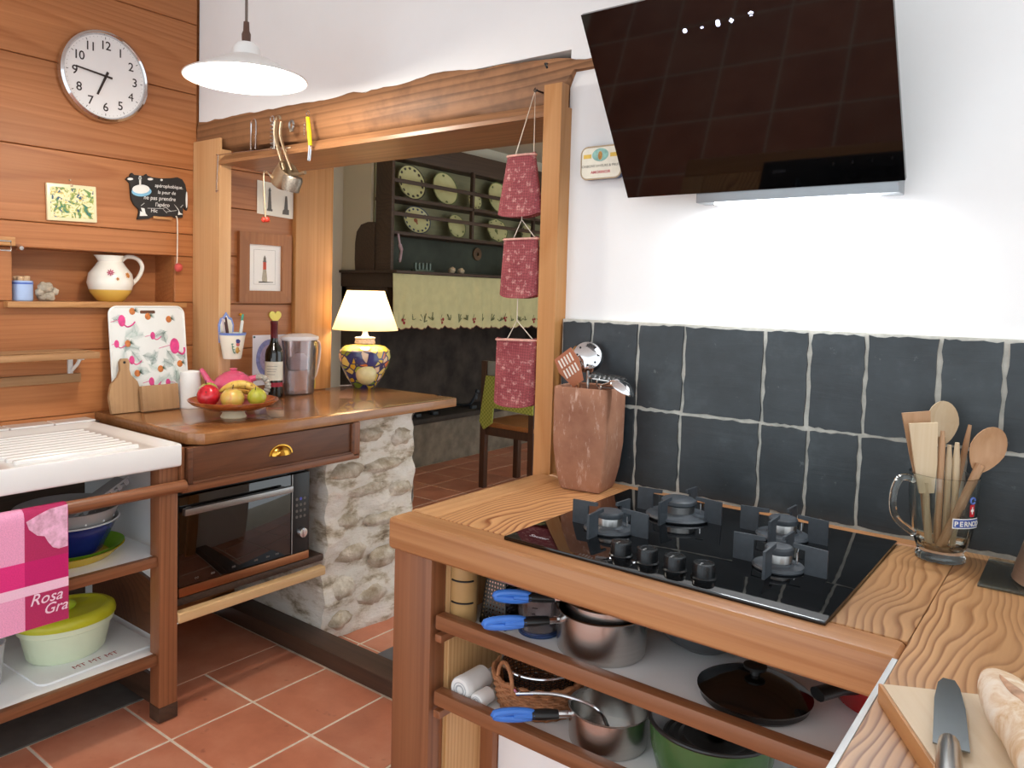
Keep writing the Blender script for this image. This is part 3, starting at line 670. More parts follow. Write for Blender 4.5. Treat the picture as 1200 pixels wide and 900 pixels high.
mb = MB(); mb.lathe(out+[(r-.005, z) for r, z in out[::-1][:8]]+[(0, .01)], 40, jit=lambda a, z: 1+(.28*max(0, math.cos(a+math.pi/2))**6*max(0, (z-.15)/.022) if z > .15 else 0)); part('body', mb, m_jug(), jg)
mb = MB(); mb.tube(spline([(0, .04, .152), (0, .065, .171), (0, .105, .165), (0, .125, .135), (0, .11, .095), (0, .078, .062)], 6), .008, 10); part('handle', mb, m_jug(), jg)
def flower(mb, c, nrm, r, k=8):
    c, nn = Vector(c), Vector(nrm).normalized(); u = nn.cross(Z).normalized(); w = u.cross(nn)
    for i in range(k):
        a = 2*math.pi*i/k; d = u*math.cos(a)+w*math.sin(a); mb.tube([tuple(c+d*r*.2), tuple(c+d*r*.6), tuple(c+d*r)], [.0012, .0022, .001], 5)
mb = MB(); flower(mb, (.073, -.035, .108), (1, -.45, .35), .013); part('flower_motif', mb, plain('pink_paint', '#c23a68', .4), jg)
mb = MB(); flower(mb, (.073, .03, .1), (1, .4, .3), .011); flower(mb, (.081, -.012, .085), (1, -.1, .1), .006, 5); part('flower_motif', mb, plain('orange_paint', '#d98b34', .4), jg)
cb = thing('blue_cup', 'pale blue striped cup filled with corks in the wall niche', 'cup', (-.03, -.643, 1.3045))
mb = MB(); mb.lathe([(0, 0), (.031, 0), (.034, .004), (.034, .068), (.0325, .07), (.031, .068), (.031, .008), (0, .008)], 32); part('body', mb, plain('pale_blue_glaze', '#a9bfe6', .15, .03, coat=.3), cb)
mb = MB(); mb.lathe([(.0342, .058), (.0345, .061), (.0342, .064)], 32); part('stripe', mb, plain('blue_stripe', '#4866b8', .3), cb)
for k in range(5):
    a = k*1.3; m = MB().cyl((.014*math.cos(a), .014*math.sin(a), .05), (.019*math.cos(a+.5), .019*math.sin(a+.5), .084), .0095, 12); part('cork', m, plain('cork', '#d8b58e', .9, .15, 80), cb)
mb = MB()
for k, (y, z, r) in enumerate([(-.585, .02, .02), (-.565, .017, .018), (-.588, .048, .018), (-.57, .045, .02), (-.548, .034, .013), (-.60, .032, .014)]): mb.ball((-.035+.008*(k % 3), y+.010, 1.3045+z), (r, r*1.05, r), 12, 8, .35, 3, k)
solo('shell_cluster', mb, plain('grey_shell', '#b5aa98', .7, .3, 60), 'small knobbly cluster of grey shells beside the blue cup', 'ornament')
wc = thing('clip_holder', 'small wooden block with a metal wire clip above the niche', 'clip', (.015, -.73, 1.48))
part('block', MB().box(0, .03, -.80, -.684, 1.488, 1.518, .003), M_nichewood, wc, world=True)
mb = MB(); mb.tube([(.033, -.80, 1.503), (.033, -.70, 1.503), (.033, -.70, 1.472), (.033, -.80, 1.472)], .003, 6); mb.cyl((.02, -.672, 1.482), (.045, -.672, 1.482), .007); part('wire', mb, M_steel, wc, world=True)
# ------------------------------------------------------------------ wall clock
ck = thing('wall_clock', 'round white wall clock with chrome rim and black numerals', 'clock', (.002, -.382, 2.11))
RY = Matrix.Rotation(math.pi/2, 4, 'Y')
mb = MB(); mb.M = RY; mb.lathe([(0, 0), (.15, 0), (.158, .006), (.161, .02), (.158, .034), (.150, .040), (.146, .036), (.143, .028)], 64); part('rim', mb, M_chrome, ck)
mb = MB(); mb.M = RY; mb.lathe([(.1445, .022), (.1445, .028), (0, .028)], 64); part('dial', mb, plain('clock_white', '#eeeceb', .4, .01), ck)
for h in range(1, 13):
    a = math.radians(h*30); mb = MB(); mb.text(str(h), (.0285, .108*math.sin(a), .108*math.cos(a)-.0135), Y, Z, .043, .0003, bold=0 if h == 4 else .0004, spacing=.9); part('numeral', mb, M_ink, ck)
mb = MB()
for h in range(60):
    a = math.radians(h*6); d = Vector((0, math.sin(a), math.cos(a))); l = .008 if h % 5 == 0 else .0025
    t = Vector((0, d.z, -d.y)); p = Vector((.0283, 0, 0)); w = .0011 if h % 5 == 0 else .0006
    mb._add([tuple(p+d*.138+t*w), tuple(p+d*.138-t*w), tuple(p+d*(.138-l)-t*w), tuple(p+d*(.138-l)+t*w)], [(0, 1, 2, 3)])
part('minute_marks', mb, M_ink, ck)
def hand(ang, L, tail, w, x):
    a = math.radians(ang); d = Vector((0, math.sin(a), math.cos(a))); t = Vector((0, d.z, -d.y)); m = MB()
    m.prism([(-tail, -w), (-tail, w), (L, w*.75), (L, -w*.75)], (x, 0, 0), d, t, X*.0015); return m
part('hour_hand', hand(204, .075, .018, .0045, .031), M_ink, ck); part('minute_hand', hand(277, .108, .022, .0035, .0335), M_ink, ck)
mb = MB(); mb.M = RY; mb.lathe([(.004, .028), (.004, .037), (0, .037)], 12); part('pin', mb, M_ink, ck)
# ------------------------------------------------------------------ painted tile, cow chalkboard
def m_paint():
    n = NT('floral_painting'); v = n.obj(); f = n.noise(v, 34, 3, .6, 1.0); g = n.noise(v, 55, 2, .5, .5); h = n.noise(v, 22, 2, .5, 2)
    c = n.ramp(f, [(.36, '#3f7f6e'), (.43, '#a9b04e'), (.48, '#f2e6b0'), (.56, '#f4ecc8'), (.62, '#e8c94e'), (.7, '#5f86a6')], 'LINEAR')
    c = n.mix(n.ramp(g, [(.6, (0, 0, 0, 1)), (.64, (1, 1, 1, 1))]), c, '#3a5f74'); c = n.mix(n.ramp(h, [(.60, (0, 0, 0, 1)), (.65, (.9, .9, .9, 1))]), c, '#5d8f4a'); n.base(c); n.set(rough=.3); return n.m
pt = thing('painted_tile', 'small cream tile painted with yellow and blue flowers on the plank wall', 'picture', (.001, -.492, 1.651), rot=(.03, 0, 0))
part('tile', MB().box(0, .012, -.085, .085, -.064, .064, .003), plain('cream_tile', '#efe3b8', .3, .03), pt)
mb = MB().box(.012, .0128, -.074, .074, -.052, .052); part('painting', mb, m_paint(), pt)
mb = MB().box(.006, .013, -.006, .004, .056, .066, .002); mb.cyl((.0, -.002, .08), (.008, -.002, .08), .0025); part('clip', mb, M_agedmetal, pt)
def cowmap(cx, cy):
    px, py = 140+cx/13.33, 195+cy/13.33
    return (-.297+(px-146)*.003486, 1.776-((py-205)-.128*(px-146))*.0033)
cw = thing('cow_chalkboard', 'black cow-shaped chalkboard with white chalk writing', 'chalkboard', (.001, -.17, 1.63))
out = [(80, 200), (110, 165), (140, 160), (150, 120), (170, 105), (200, 135), (260, 140), (350, 150), (385, 120), (400, 145), (480, 170), (600, 185), (760, 180), (870, 165), (950, 200), (1000, 280), (1025, 400), (1030, 520), (1045, 640), (1030, 690), (1000, 670), (985, 620), (965, 660), (960, 800), (840, 800), (790, 770), (480, 770), (420, 800), (250, 805), (275, 700), (270, 650), (200, 580), (160, 500), (150, 400), (140, 260)]
o3 = [cowmap(a, b) for a, b in out]
mb = MB(); mb.prism(o3, (.001, 0, 0), Y, Z, X*.010); part('board', mb, plain('blackboard', '#262321', .75, .35, 12), cw, world=True)
def chalkpoly(pts, x=.0113): 
    m = MB(); m.prism([cowmap(a, b) for a, b in pts], (.0108, 0, 0), Y, Z, X*.0008); return m
def ell(cx, cy, rx_, ry_, n=20, rot=0):
    return [(cx+rx_*math.cos(2*math.pi*i/n)*math.cos(rot)-ry_*math.sin(2*math.pi*i/n)*math.sin(rot), cy+rx_*math.cos(2*math.pi*i/n)*math.sin(rot)+ry_*math.sin(2*math.pi*i/n)*math.cos(rot)) for i in range(n)]
part('blue_chin', chalkpoly(ell(310, 385, 150, 75)), plain('pale_blue_paint', '#7fb9d6', .7), cw, world=True)
m = MB()
def add(pts, d=.0016): m.prism([cowmap(a, b) for a, b in pts], (.0108, 0, 0), Y, Z, X*d)
add(ell(300, 350, 130, 68)); add([(270, 150), (300, 150), (300, 290), (275, 290)]); add(ell(285, 185, 24, 20)); add(ell(140, 198, 42, 18)); add(ell(440, 198, 42, 18)); add(ell(615, 210, 18, 16)); add(ell(1020, 520, 14, 130))
add([(300, 630), (350, 640), (370, 720), (400, 755), (280, 755), (290, 680), (320, 700)]); add([(820, 590), (880, 660), (910, 720), (960, 750), (880, 755), (890, 690)])
def ctext(s, cx, cy, size):
    y, z = cowmap(cx, cy); m.text(s, (.0112, y, z), Vector((0, .9985, .04)), Z, size, .0002, .1, bold=.0001)
ctext('apérophobique.', 735, 335, .0185); ctext('la peur de', 700, 430, .0185); ctext('ne pas prendre', 590, 520, .0215); ctext("l'apéro", 630, 620, .0215); ctext('Hic', 500, 705, .02)
for pts in ([(400, 640), (640, 650), (700, 630)], [(640, 660), (700, 720)], [(690, 640), (770, 700)], [(700, 700), (860, 685)], [(300, 600), (350, 560)], [(920, 640), (960, 600)]):
    q_ = [(.0118,)+cowmap(a, b) for a, b in pts]; m.tube(q_, .0007, 5)
part('chalk_marks', m, M_chalk, cw, world=True)
y0, z0 = cowmap(480, 775); y1, z1 = cowmap(770, 775); m = MB().box(.011, .018, y0, y1, z0-.006, z0+.004, .002); part('chalk_ledge', m, M_nichewood, cw, world=True)
m = MB(); m.tube(spline([(.014, -.098, 1.642), (.016, -.093, 1.62), (.016, -.093, 1.5), (.016, -.094, 1.465), (.018, -.098, 1.448)], 5), .0022, 6); part('cord', m, M_string, cw, world=True)
m = MB().ball((.02, -.09, 1.442), (.014, .017, .017), 14, 10); part('eraser_ball', m, plain('coral_red', '#c8504a', .8, .1), cw, world=True)
# ------------------------------------------------------------------ flamingo tray and boards on the worktop
tb = thing('flamingo_tray', 'white tray printed with pink flamingos and pineapples leaning on the plank wall', 'tray', (.0855, -.232, .9075), rot=(0, -.115, 0))
mb = MB()
w2, h2 = .15, .385
mb.prism([(a, b+h2/2) for a, b in rrect(w2, h2/2, .03)], (-.004, 0, 0), Y, Z, X*.006); part('panel', mb, plain('tray_white', '#eef0ec', .35, .02), tb)
rim = [(.002, a, b+h2/2) for a, b in rrect(w2-.002, h2/2-.002, .03, 8)]; mb = MB(); mb.tube(rim, .004, 8, closed=True); part('rim', mb, plain('tray_white_rim', '#f1f2ee', .3, .02), tb)
mb = MB(); mb.prism([(a, b+h2-.022) for a, b in rrect(.03, .006, .005)], (.002, 0, 0), Y, Z, X*.0006); part('grip_slot', mb, M_darkwood, tb)
# motif coordinates: fraction across (0..1) and down (0..1) the panel
def tpos(u, d): return (-w2+u*2*w2, h2*(1-d))
pinkm = plain('flamingo_pink', '#e0488c', .4, .2, 60); pine = plain('pineapple_orange', '#cf7a3a', .5, .3, 90); leafd = plain('palm_green', '#6f8f83', .5, .2, 60); leafp = plain('pale_palm', '#b9cbc4', .5, .15, 60)
rs = random.Random(11)
ml = MB(); mp_ = MB()
for k in range(34):
    u, d = rs.uniform(.08, .92), rs.uniform(.1, .93); cyy, czz = tpos(u, d); base = rs.uniform(0, 6.28); tgt = ml if k % 2 else mp_
    cl_ = lambda y_, z_: (.0025, max(-w2+.006, min(w2-.006, y_)), max(.01, min(h2-.01, z_)))
    L = rs.uniform(.045, .07); tgt.tube([cl_(cyy, czz), cl_(cyy+L*math.cos(base), czz+L*math.sin(base))], .0005, 4)
    for j in range(9):
        t_ = .12+.1*j; q0 = (cyy+L*t_*math.cos(base), czz+L*t_*math.sin(base)); ll = .026*(1-.55*t_)
        for sg in (-1, 1): a = base+sg*.75; tgt.tube([cl_(*q0), cl_(q0[0]+ll*math.cos(a), q0[1]+ll*math.sin(a))], [.0008, .0003], 4)
part('palm_leaf_print', ml, leafd, tb, kind='stuff'); part('palm_leaf_print', mp_, leafp, tb, kind='stuff')
for (u, d) in ((.5, .10), (.78, .13), (.22, .36), (.63, .62), (.32, .65), (.90, .58), (.25, .88), (.55, .9), (.93, .86), (.3, .02 + .03)):
    yy, zz = tpos(u, d); m = MB(); m.M = Matrix.Translation((.0026, yy, zz)); m.ball((0, 0, 0), (.0015, .012, .013), 14, 8); q = part('pineapple_print', m, pine, tb)
    m = MB()
    for j in range(5):
        a = .35+(j-2)*.35; m.tube([(.003, yy+.008, zz+.003), (.003, yy+.008+.018*math.cos(a), zz+.003+.018*math.sin(a-.2))], [.003, .0006], 5, flat=.4)
    m2 = m.mesh('crown', plain('crown_green', '#54725c', .5)); oo = bpy.data.objects.new('crown', m2); COL.objects.link(oo); oo.parent = q
for (u, d, s_, fl_) in ((.16, .14, 1.2, 1), (.84, .40, 1.7, 1), (.55, .29, .8, 1), (.26, .52, .9, 1), (.08, .36, .8, 1), (.72, .76, .8, -1), (.50, .74, .9, 1), (.10, .72, .9, 1), (.62, .925, .7, 1)):
    yy, zz = tpos(u, d); m = MB(); s2 = .019*s_
    m.ball((.0028, yy, zz), (.0014, s2*.62, s2*.95), 14, 8)
    nk = [(.003, yy+fl_*s2*.3, zz-s2*.6), (.003, yy+fl_*s2*.9, zz-s2*1.0), (.003, yy+fl_*s2*1.7, zz-s2*.7), (.003, yy+fl_*s2*2.2, zz-s2*.2)]
    nk = [(a, max(-w2+.008, min(w2-.008, b)), c) for a, b, c in nk]; m.tube(spline(nk, 5), .0022*s_, 6)
    lg_ = [(.0028, max(-w2+.006, min(w2-.006, yy-fl_*s2*.3)), zz+s2*.2), (.0028, max(-w2+.006, min(w2-.006, yy-fl_*s2*2.0)), zz-s2*.2)]; m.tube(lg_, .001, 5)
    part('flamingo_print', m, pinkm, tb)
mb = MB(); o_ = [(-.055, 0), (.055, 0), (.060, .06), (.045, .11), (.022, .135), (.017, .155), (.019, .185), (.012, .196), (-.008, .196), (-.016, .185), (-.016, .155), (-.026, .13), (-.052, .105), (-.062, .06)]
mb.prism(o_, (0, 0, 0), Y, Z, X*.016); p1_ = thing('chopping_board', 'paddle-shaped worn wooden chopping board leaning by the sink', 'board', (.110, -.352, .9055), rot=(0, -.12, -.03)); part('paddle', mb, M_boardA, p1_)
mb = MB(); mb.M = Matrix.Rotation(math.pi/2, 4, 'Y'); mb.lathe([(.005, .0155), (.005, .0166), (0, .0166)], 12, (-.182, 0, 0)); part('hole', mb, M_black, p1_)
mb = MB().box(0, .022, -.075, .075, 0, .095, .005); solo('wood_block', mb, M_boardA, 'small rectangular worn wooden board in front of the flamingo tray', 'board', (.136, -.236, .9055), (0, -.14, .05))
# white tapered cup
mb = MB(); mb.lathe([(0, 0), (.044, 0), (.046, .004), (.036, .137), (.034, .139), (.033, .135), (.032, .129), (0, .129)], 40)
solo('white_tumbler', mb, M_whiteplast, 'plain white upside-down tapered tumbler next to the pine post', 'tumbler', (.1385, -.1095, .9055))
# ------------------------------------------------------------------ fruit stand
fs_ = thing('fruit_stand', 'terracotta-rimmed footed fruit dish on the brown worktop', 'dish', (.45, -.128, .905))
mb = MB(); mb.lathe([(0, 0), (.043, 0), (.046, .004), (.04, .014), (.036, .024), (.04, .03)], 40); part('foot', mb, plain('cream_foot', '#e8d9b8', .4, .04), fs_)
def m_rim():
    n = NT('rust_rim'); v = n.obj(); f = n.noise(v, 18, 4); n.base(n.ramp(f, [(.35, '#8a4526'), (.6, '#b0602f'), (.75, '#d99a62')])); n.set(rough=.2, coat=.4); return n.m
mb = MB(); mb.lathe([(.038, .029), (.095, .033), (.142, .05), (.156, .062), (.158, .066), (.154, .067), (.14, .056), (.095, .04), (0, .036)], 56); part('dish', mb, m_rim(), fs_)
def fruit(name, c, r, cols, label, squash=.92, stem=True, pear=False, rot=(0, 0, 0)):
    n = NT(name+'_skin'); v = n.obj(); f = n.noise(v, 14, 4, .6, .8); n.base(n.ramp(f, [(.3, cols[0]), (.5, cols[1]), (.7, cols[2])])); n.set(rough=.25, coat=.3)
    from mathutils import Euler
    hv = Vector((0, 0, r*squash)); c = Vector((.45+c[0], -.128+c[1], .905+c[2]))+hv-Euler(rot).to_matrix() @ hv
    t = thing(name, label, name, tuple(c), rot=rot); m = MB(); pr_ = []
    for i in range(15):
        th = math.pi*i/14; rr = math.sin(th); zz = -math.cos(th)
        if pear: rr *= (1-.32*max(0, zz)); zz = zz*1.05
        else: zz = zz*squash-(.12*math.exp(-(rr*3.5)**2)*(1 if zz > 0 else -1))
        pr_.append((max(0, rr*r), r*squash+zz*r))
    pr_[0] = (0, pr_[0][1]); pr_[-1] = (0, pr_[-1][1]); m.lathe(pr_, 28); part('flesh', m, n.m, t, angle=80)
    if stem: m = MB(); m.tube([(0, 0, pr_[-1][1]-.002), (.002, 0, pr_[-1][1]+.008), (.005, 0, pr_[-1][1]+.016)], .0016, 6); part('stem', m, M_sleeper, t)
    return t
bz = .948
fruit('apple', (-.034, -.080, .0445), .040, ('#a01420', '#c42030', '#c9402c'), 'shiny red apple in the fruit dish', rot=(.7, .9, 0))
fruit('apple', (.046, -.036, .038), .041, ('#b9b84a', '#d2a85a', '#b85048'), 'yellow apple with a red blush in the fruit dish')
fruit('apple', (-.104, -.036, .052), .036, ('#c08a40', '#a9b050', '#8fa63c'), 'green and russet apple behind the red apple', rot=(.3, 0, 0))
fruit('pear', (.088, .035, .0475), .034, ('#8f9a2c', '#b2b23c', '#a08a30'), 'speckled green-yellow pear in the fruit dish', 1.0, True, True, (.5, .5, 0))
fruit('apple', (-.025, .008, .038), .030, ('#b85a44', '#c98a4a', '#b8503c'), 'rosy apple in the middle of the fruit dish', rot=(.2, .2, 0))
for k, (oy, lab) in enumerate(((0, 'ripe speckled banana lying across the fruit, the upper one'), (.0, 'ripe speckled banana lying across the fruit, the lower one'))):
    m = MB(); p = [(.351+.042*k+.10*i/9, -.111+.105*i/9-.036*k, .968+.026*k+.026*math.sin(math.pi*i/9)) for i in range(10)]
    m.tube(p, [.005, .011, .014, .0155, .016, .016, .0155, .014, .010, .004], 10)
    n = NT('banana_skin'); f = n.noise(n.obj(), 60, 3); n.base(n.ramp(f, [(.3, '#7a4a1c'), (.42, '#d8b050'), (.8, '#e6c868')])); n.set(rough=.45)
    solo('banana', m, n.m, lab, 'banana', group=None, angle=60)
# teapot
tp_ = thing('teapot', 'pink glazed teapot with grey wrapped handle behind the fruit', 'teapot', (.263, -.002, .905), 0)
mb = MB(); mb.lathe([(0, 0), (.036, 0), (.038, .004), (.046, .04), (.060, .066), (.074, .088), (.074, .1), (.064, .118), (.048, .130), (.04, .133)], 44); part('body', mb, M_pink, tp_)
mb = MB(); mb.lathe([(.042, .132), (.042, .135), (.03, .141), (.014, .144), (.010, .147), (.015, .151), (.015, .154), (0, .157)], 36); part('lid', mb, M_pink, tp_)
d_ = Vector((.70, .714, 0)); 
mb = MB(); mb.tube(spline([tuple(-d_*.06+Z*.085), tuple(-d_*.088+Z*.095), tuple(-d_*.102+Z*.12), tuple(-d_*.122+Z*.15)], 6), [.018-.010*i/18 for i in range(19)], 14); part('spout', mb, M_pink, tp_)
mb = MB(); mb.tube(spline([tuple(d_*.06+Z*.112), tuple(d_*.088+Z*.12)], 4), [.013, .0125, .012, .0115, .011], 12); mb.tube(spline([tuple(d_*.05+Z*.06), tuple(d_*.085+Z*.052)], 4), .011, 12); part('handle_stub', mb, M_pink, tp_)
hp = spline([tuple(d_*.085+Z*.12), tuple(d_*.115+Z*.118), tuple(d_*.13+Z*.088), tuple(d_*.115+Z*.055), tuple(d_*.082+Z*.052)], 10)
mb = MB(); mb.tube(hp, [.0115+.0018*math.sin(i*2.1) for i in range(len(hp))], 10); part('wrapped_handle', mb, plain('grey_cane', '#a9a49a', .8, .2, 90), tp_, label='grey cane-wrapped handle')
# wine bottle
wbt = thing('wine_bottle', 'dark wine bottle with cream label and red capsule on the worktop', 'bottle', (.112, .30, .905))
mb = MB(); mb.lathe([(0, .004), (.03, 0), (.037, .004), (.038, .012), (.038, .185), (.034, .205), (.02, .228), (.0155, .245), (.0145, .262)], 36); part('glass', mb, M_bottleglass, wbt)
mb = MB(); mb.lathe([(.0150, .24), (.0152, .31), (.0165, .312), (.0165, .325), (.0150, .327), (0, .327)], 28); part('capsule', mb, plain('burgundy_foil', '#5e1a22', .3, .08), wbt)
def wrap(r, a0, a1, z0, z1, n=20):
    m = MB(); m.grid(lambda u, v: (r*math.cos(math.radians(a0+(a1-a0)*u)), r*math.sin(math.radians(a0+(a1-a0)*u)), z0+(z1-z0)*v), n, 2); return m
part('label', wrap(.0384, -115, 40, .075, .155), plain('wine_label', '#e6e2d2', .6, .04, 30), wbt)
part('label_band', wrap(.0385, -115, 40, .048, .066), plain('wine_red_band', '#9c2036', .5), wbt)
m = MB()
for k, z in enumerate((.135, .122, .112, .1)): m.v += []; m.grid(lambda u, v: (.0386*math.cos(math.radians(-85+70*u*(1-.2*k/3))), .0386*math.sin(math.radians(-85+70*u*(1-.2*k/3))), z+.0016*v), 12, 2)
part('label_lines', m, M_inkgrey, wbt)
# heart, card, water filter jug
hpoly = [(.032*(16*math.sin(t)**3)/16, .032*(13*math.cos(t)-5*math.cos(2*t)-2*math.cos(3*t)-math.cos(4*t))/16) for t in [2*math.pi*i/40 for i in range(40)]]
mb = MB(); mb.prism(hpoly, (.001, .385, 1.245), Y, Z, X*.006); solo('heart_ornament', mb, plain('pale_yellow', '#e9dc6c', .5, .03), 'pale yellow heart ornament fixed on the wood above the wine bottle', 'ornament')
cd = thing('notice_card', 'white pinned card with a lilac circle behind the wine bottle', 'card', (.004, .385, .94))
part('sheet', MB().box(.001, .0025, .27, .475, .945, 1.165), plain('lilac_white_paper', '#ece9f2', .7, .02), cd, world=True)
mb = MB(); mb.prism(ell(0, 0, .072, .085, 36), (.0025, .36, 1.06), Y, Z, X*.0006); part('circle', mb, plain('lilac_print', '#8f93c8', .7, .25, 60), cd, world=True)
mb = MB(); mb.prism(ell(0, 0, .052, .062, 36), (.003, .36, 1.06), Y, Z, X*.0006); part('inner_circle', mb, plain('mauve_print', '#b9a6c4', .7, .3, 50), cd, world=True)
mb = MB(); mb.cyl((.0025, .277, 1.157), (.006, .277, 1.157), .0045, 12); part('pin', mb, plain('dark_green_pin', '#2c5a58', .4), cd, world=True)
bj = thing('water_filter_jug', 'clear plastic water filter jug with white lid and cartridge', 'jug', (.102, .445, .905))
o_ = [(.0, 0), (.056, 0), (.06, .004), (.062, .03), (.068, .2), (.072, .235), (.072, .245)]
mb = MB(); mb.lathe(o_+[(.0695, .245), (.0695, .235), (.0655, .2), (.0595, .03), (.057, .006), (0, .006)], 36, sx=.75, sy=1.25); part('vessel', mb, M_plastclear, bj)
mb = MB(); mb.lathe([(.074, .24), (.077, .246), (.076, .256), (.06, .262), (.045, .268), (0, .27)], 36, sx=.75, sy=1.25); part('lid', mb, plain('lid_white', '#ece6e6', .35, .02), bj)
mb = MB(); mb.lathe([(.0, .11), (.038, .11), (.04, .118), (.04, .155), (.028, .168), (.02, .18), (0, .182)], 32, sx=.8, sy=1.1); part('cartridge', mb, plain('cartridge_white', '#efeaf2', .4, .02), bj)
mb = MB(); mb.lathe([(.0645, .235), (.0645, .2), (.058, .14), (.045, .106), (0, .104), (0, .107), (.043, .109), (.056, .142), (.062, .2), (.062, .235)], 32, sx=.75, sy=1.2); part('funnel', mb, M_plastclear, bj)
mb = MB(); mb.tube(spline([(0, .078, .235), (0, .108, .225), (0, .112, .17), (0, .095, .09), (0, .074, .06)], 6), .008, 10, flat=.7); part('handle', mb, plain('handle_plastic', '#d9c3b8', .3, .03), bj)
mb = MB().box(-.004, .004, .083, .087, .02, .235); part('level_strip', mb, plain('yellow_strip', '#d8d84a', .4), bj)
# pen pot
pp_ = thing('pen_pot', 'white ceramic wall pot with a painted figure, full of pens', 'pot', (.2385, .008, 1.094))
mb = MB(); mb.lathe([(0, 0), (.033, 0), (.035, .003), (.051, .10), (.049, .10), (.033, .006), (0, .006)], 32); part('pot', mb, plain('pot_white', '#f1ead8', .2, .02, coat=.3), pp_)
mb = MB(); mb.lathe([(.0505, .092), (.0522, .101), (.048, .101)], 32); part('blue_rim', mb, plain('blue_edge', '#6f86c8', .3), pp_)
mb = MB(); mb.prism([(-.03, .06), (.03, .06), (.034, .13), (.025, .155), (.012, .16), (0, .178), (-.012, .16), (-.025, .155), (-.034, .13)], (-.046, 0, 0), Y, Z, X*.006); bp2 = part('back_plate', mb, plain('plate_blue', '#7f93cf', .25, .05), pp_)
mb = MB(); mb.prism([(-.024, .07), (.024, .07), (.027, .128), (.02, .147), (.008, .152), (0, .166), (-.008, .152), (-.02, .147), (-.027, .128)], (-.0402, 0, 0), Y, Z, X*.0012); part('plate_face', mb, plain('plate_cream', '#efe8da', .25), pp_)
mb = MB(); mb.tube([(-.036, -.004, .08), (-.036, .002, .11), (-.036, -.004, .135)], .005, 8); part('hook', mb, M_brass, pp_)
mb = MB(); a0 = Vector((.045, -.012, 0)).normalized()
for c_, dz, r in ((0, .0, 0),):
    mb.ball((.0445, -.004, .072), (.003, .010, .012), 12, 8)
part('figure_hat', mb, plain('figure_blue', '#3a3a78', .4), pp_)
mb = MB(); mb.ball((.0435, -.004, .058), (.003, .008, .008), 12, 8); part('figure_face', mb, plain('figure_red', '#c4605a', .4), pp_)
mb = MB(); mb.ball((.040, -.004, .036), (.004, .008, .014), 12, 8); mb.tube([(.041, -.004, .046), (.041, .006, .03)], .002, 6); part('figure_body', mb, plain('figure_gold', '#b98a3a', .4), pp_)
mb = MB(); mb.tube(spline([(.044, -.03, .062), (.043, -.028, .045), (.041, -.022, .03), (.039, -.014, .022)], 5), .0016, 5)
for k in range(4): mb.ball((.0435-.001*k, -.029+.004*k, .06-.011*k), (.001, .006, .002), 8, 5)
part('leaf_sprig', mb, plain('sprig_green', '#4a7f6a', .4), pp_)
for k, (y0, y1, L, c_, r, nm) in enumerate([(-.02, -.042, .155, '#4a2a2a', .0042, 'dark'), (-.024, -.047, .15, '#c9b8bc', .004, 'pale'), (-.01, -.028, .135, '#2c1c1c', .0045, 'black'), (.022, .034, .14, '#d8d8d4', .006, 'white'), (.026, .047, .165, '#3f9a80', .0045, 'green')]):
    ox = {'dark': .010, 'pale': -.003, 'black': -.015, 'white': .006, 'green': -.009}[nm]; m = MB(); m.cyl((ox, y0*.8, .01), (ox+.003, y1, L), r, 10); m.ball((ox+.003, y1, L), r*1.0, 8, 6)
    lab = {'dark': 'brown pen leaning in the wall pot', 'pale': 'pale striped pen leaning in the wall pot', 'black': 'short black pen in the wall pot', 'white': 'white marker pen in the wall pot', 'green': 'green pen in the wall pot'}[nm]
    solo('pen', m, plain('pen_'+nm, c_, .3), lab, 'pen', (.2445, .008, 1.097), group='pens in the wall pot')
# lighthouse card and framed picture on the reveal
cf = thing('lighthouse_card', 'cream postcard with two lighthouse drawings pinned on the wood', 'card', (.003, .385, 1.68))
mb = MB(); mb.slab(lambda u, v: (.002+.008*u*u, .286+.186*u, 1.690+.142*v-.010*u), 8, 2, Vector((.0008, 0, 0))); part('paper', mb, M_paper, cf, world=True)
mb = MB()
mb.prism([(.335, 1.705), (.365, 1.705), (.365, 1.713), (.36, 1.715), (.3545, 1.79), (.357, 1.793), (.350, 1.808), (.343, 1.793), (.3455, 1.79), (.34, 1.715), (.335, 1.713)], (.0045, 0, 0), Y, Z, X*.0006); part('drawing', mb, M_inkgrey, cf, world=True); mb = MB()
mb.prism([(q0-.010, q1) for q0, q1 in [(.425, 1.697), (.475, 1.697), (.472, 1.715), (.455, 1.72), (.451, 1.768), (.449, 1.778), (.441, 1.778), (.439, 1.768), (.435, 1.72), (.428, 1.714)]], (.0085, 0, 0), Y, Z, X*.0006)
part('drawing', mb, M_inkgrey, cf, world=True)
pf = thing('framed_lighthouse', 'wooden framed print of a red and white lighthouse', 'picture', (.012, .324, 1.307))
FY, FZ, FW = (.189, .459), (1.308, 1.606), .05
for pl_ in ([(FY[0], FZ[0]), (FY[1], FZ[0]), (FY[1]-FW, FZ[0]+FW), (FY[0]+FW, FZ[0]+FW)], [(FY[0], FZ[1]), (FY[1], FZ[1]), (FY[1]-FW, FZ[1]-FW), (FY[0]+FW, FZ[1]-FW)], [(FY[0], FZ[0]), (FY[0], FZ[1]), (FY[0]+FW, FZ[1]-FW), (FY[0]+FW, FZ[0]+FW)], [(FY[1], FZ[0]), (FY[1], FZ[1]), (FY[1]-FW, FZ[1]-FW), (FY[1]-FW, FZ[0]+FW)]):
    m = MB(); m.prism(pl_, (.001, 0, 0), Y, Z, X*.02); part('frame_side', m, M_frame, pf, world=True, center=True)
part('mat_board', MB().box(.002, .008, FY[0]+FW, FY[1]-FW, FZ[0]+FW, FZ[1]-FW), plain('mat_white', '#f4f1ec', .7, .01), pf, world=True)
mb = MB(); yc = .324
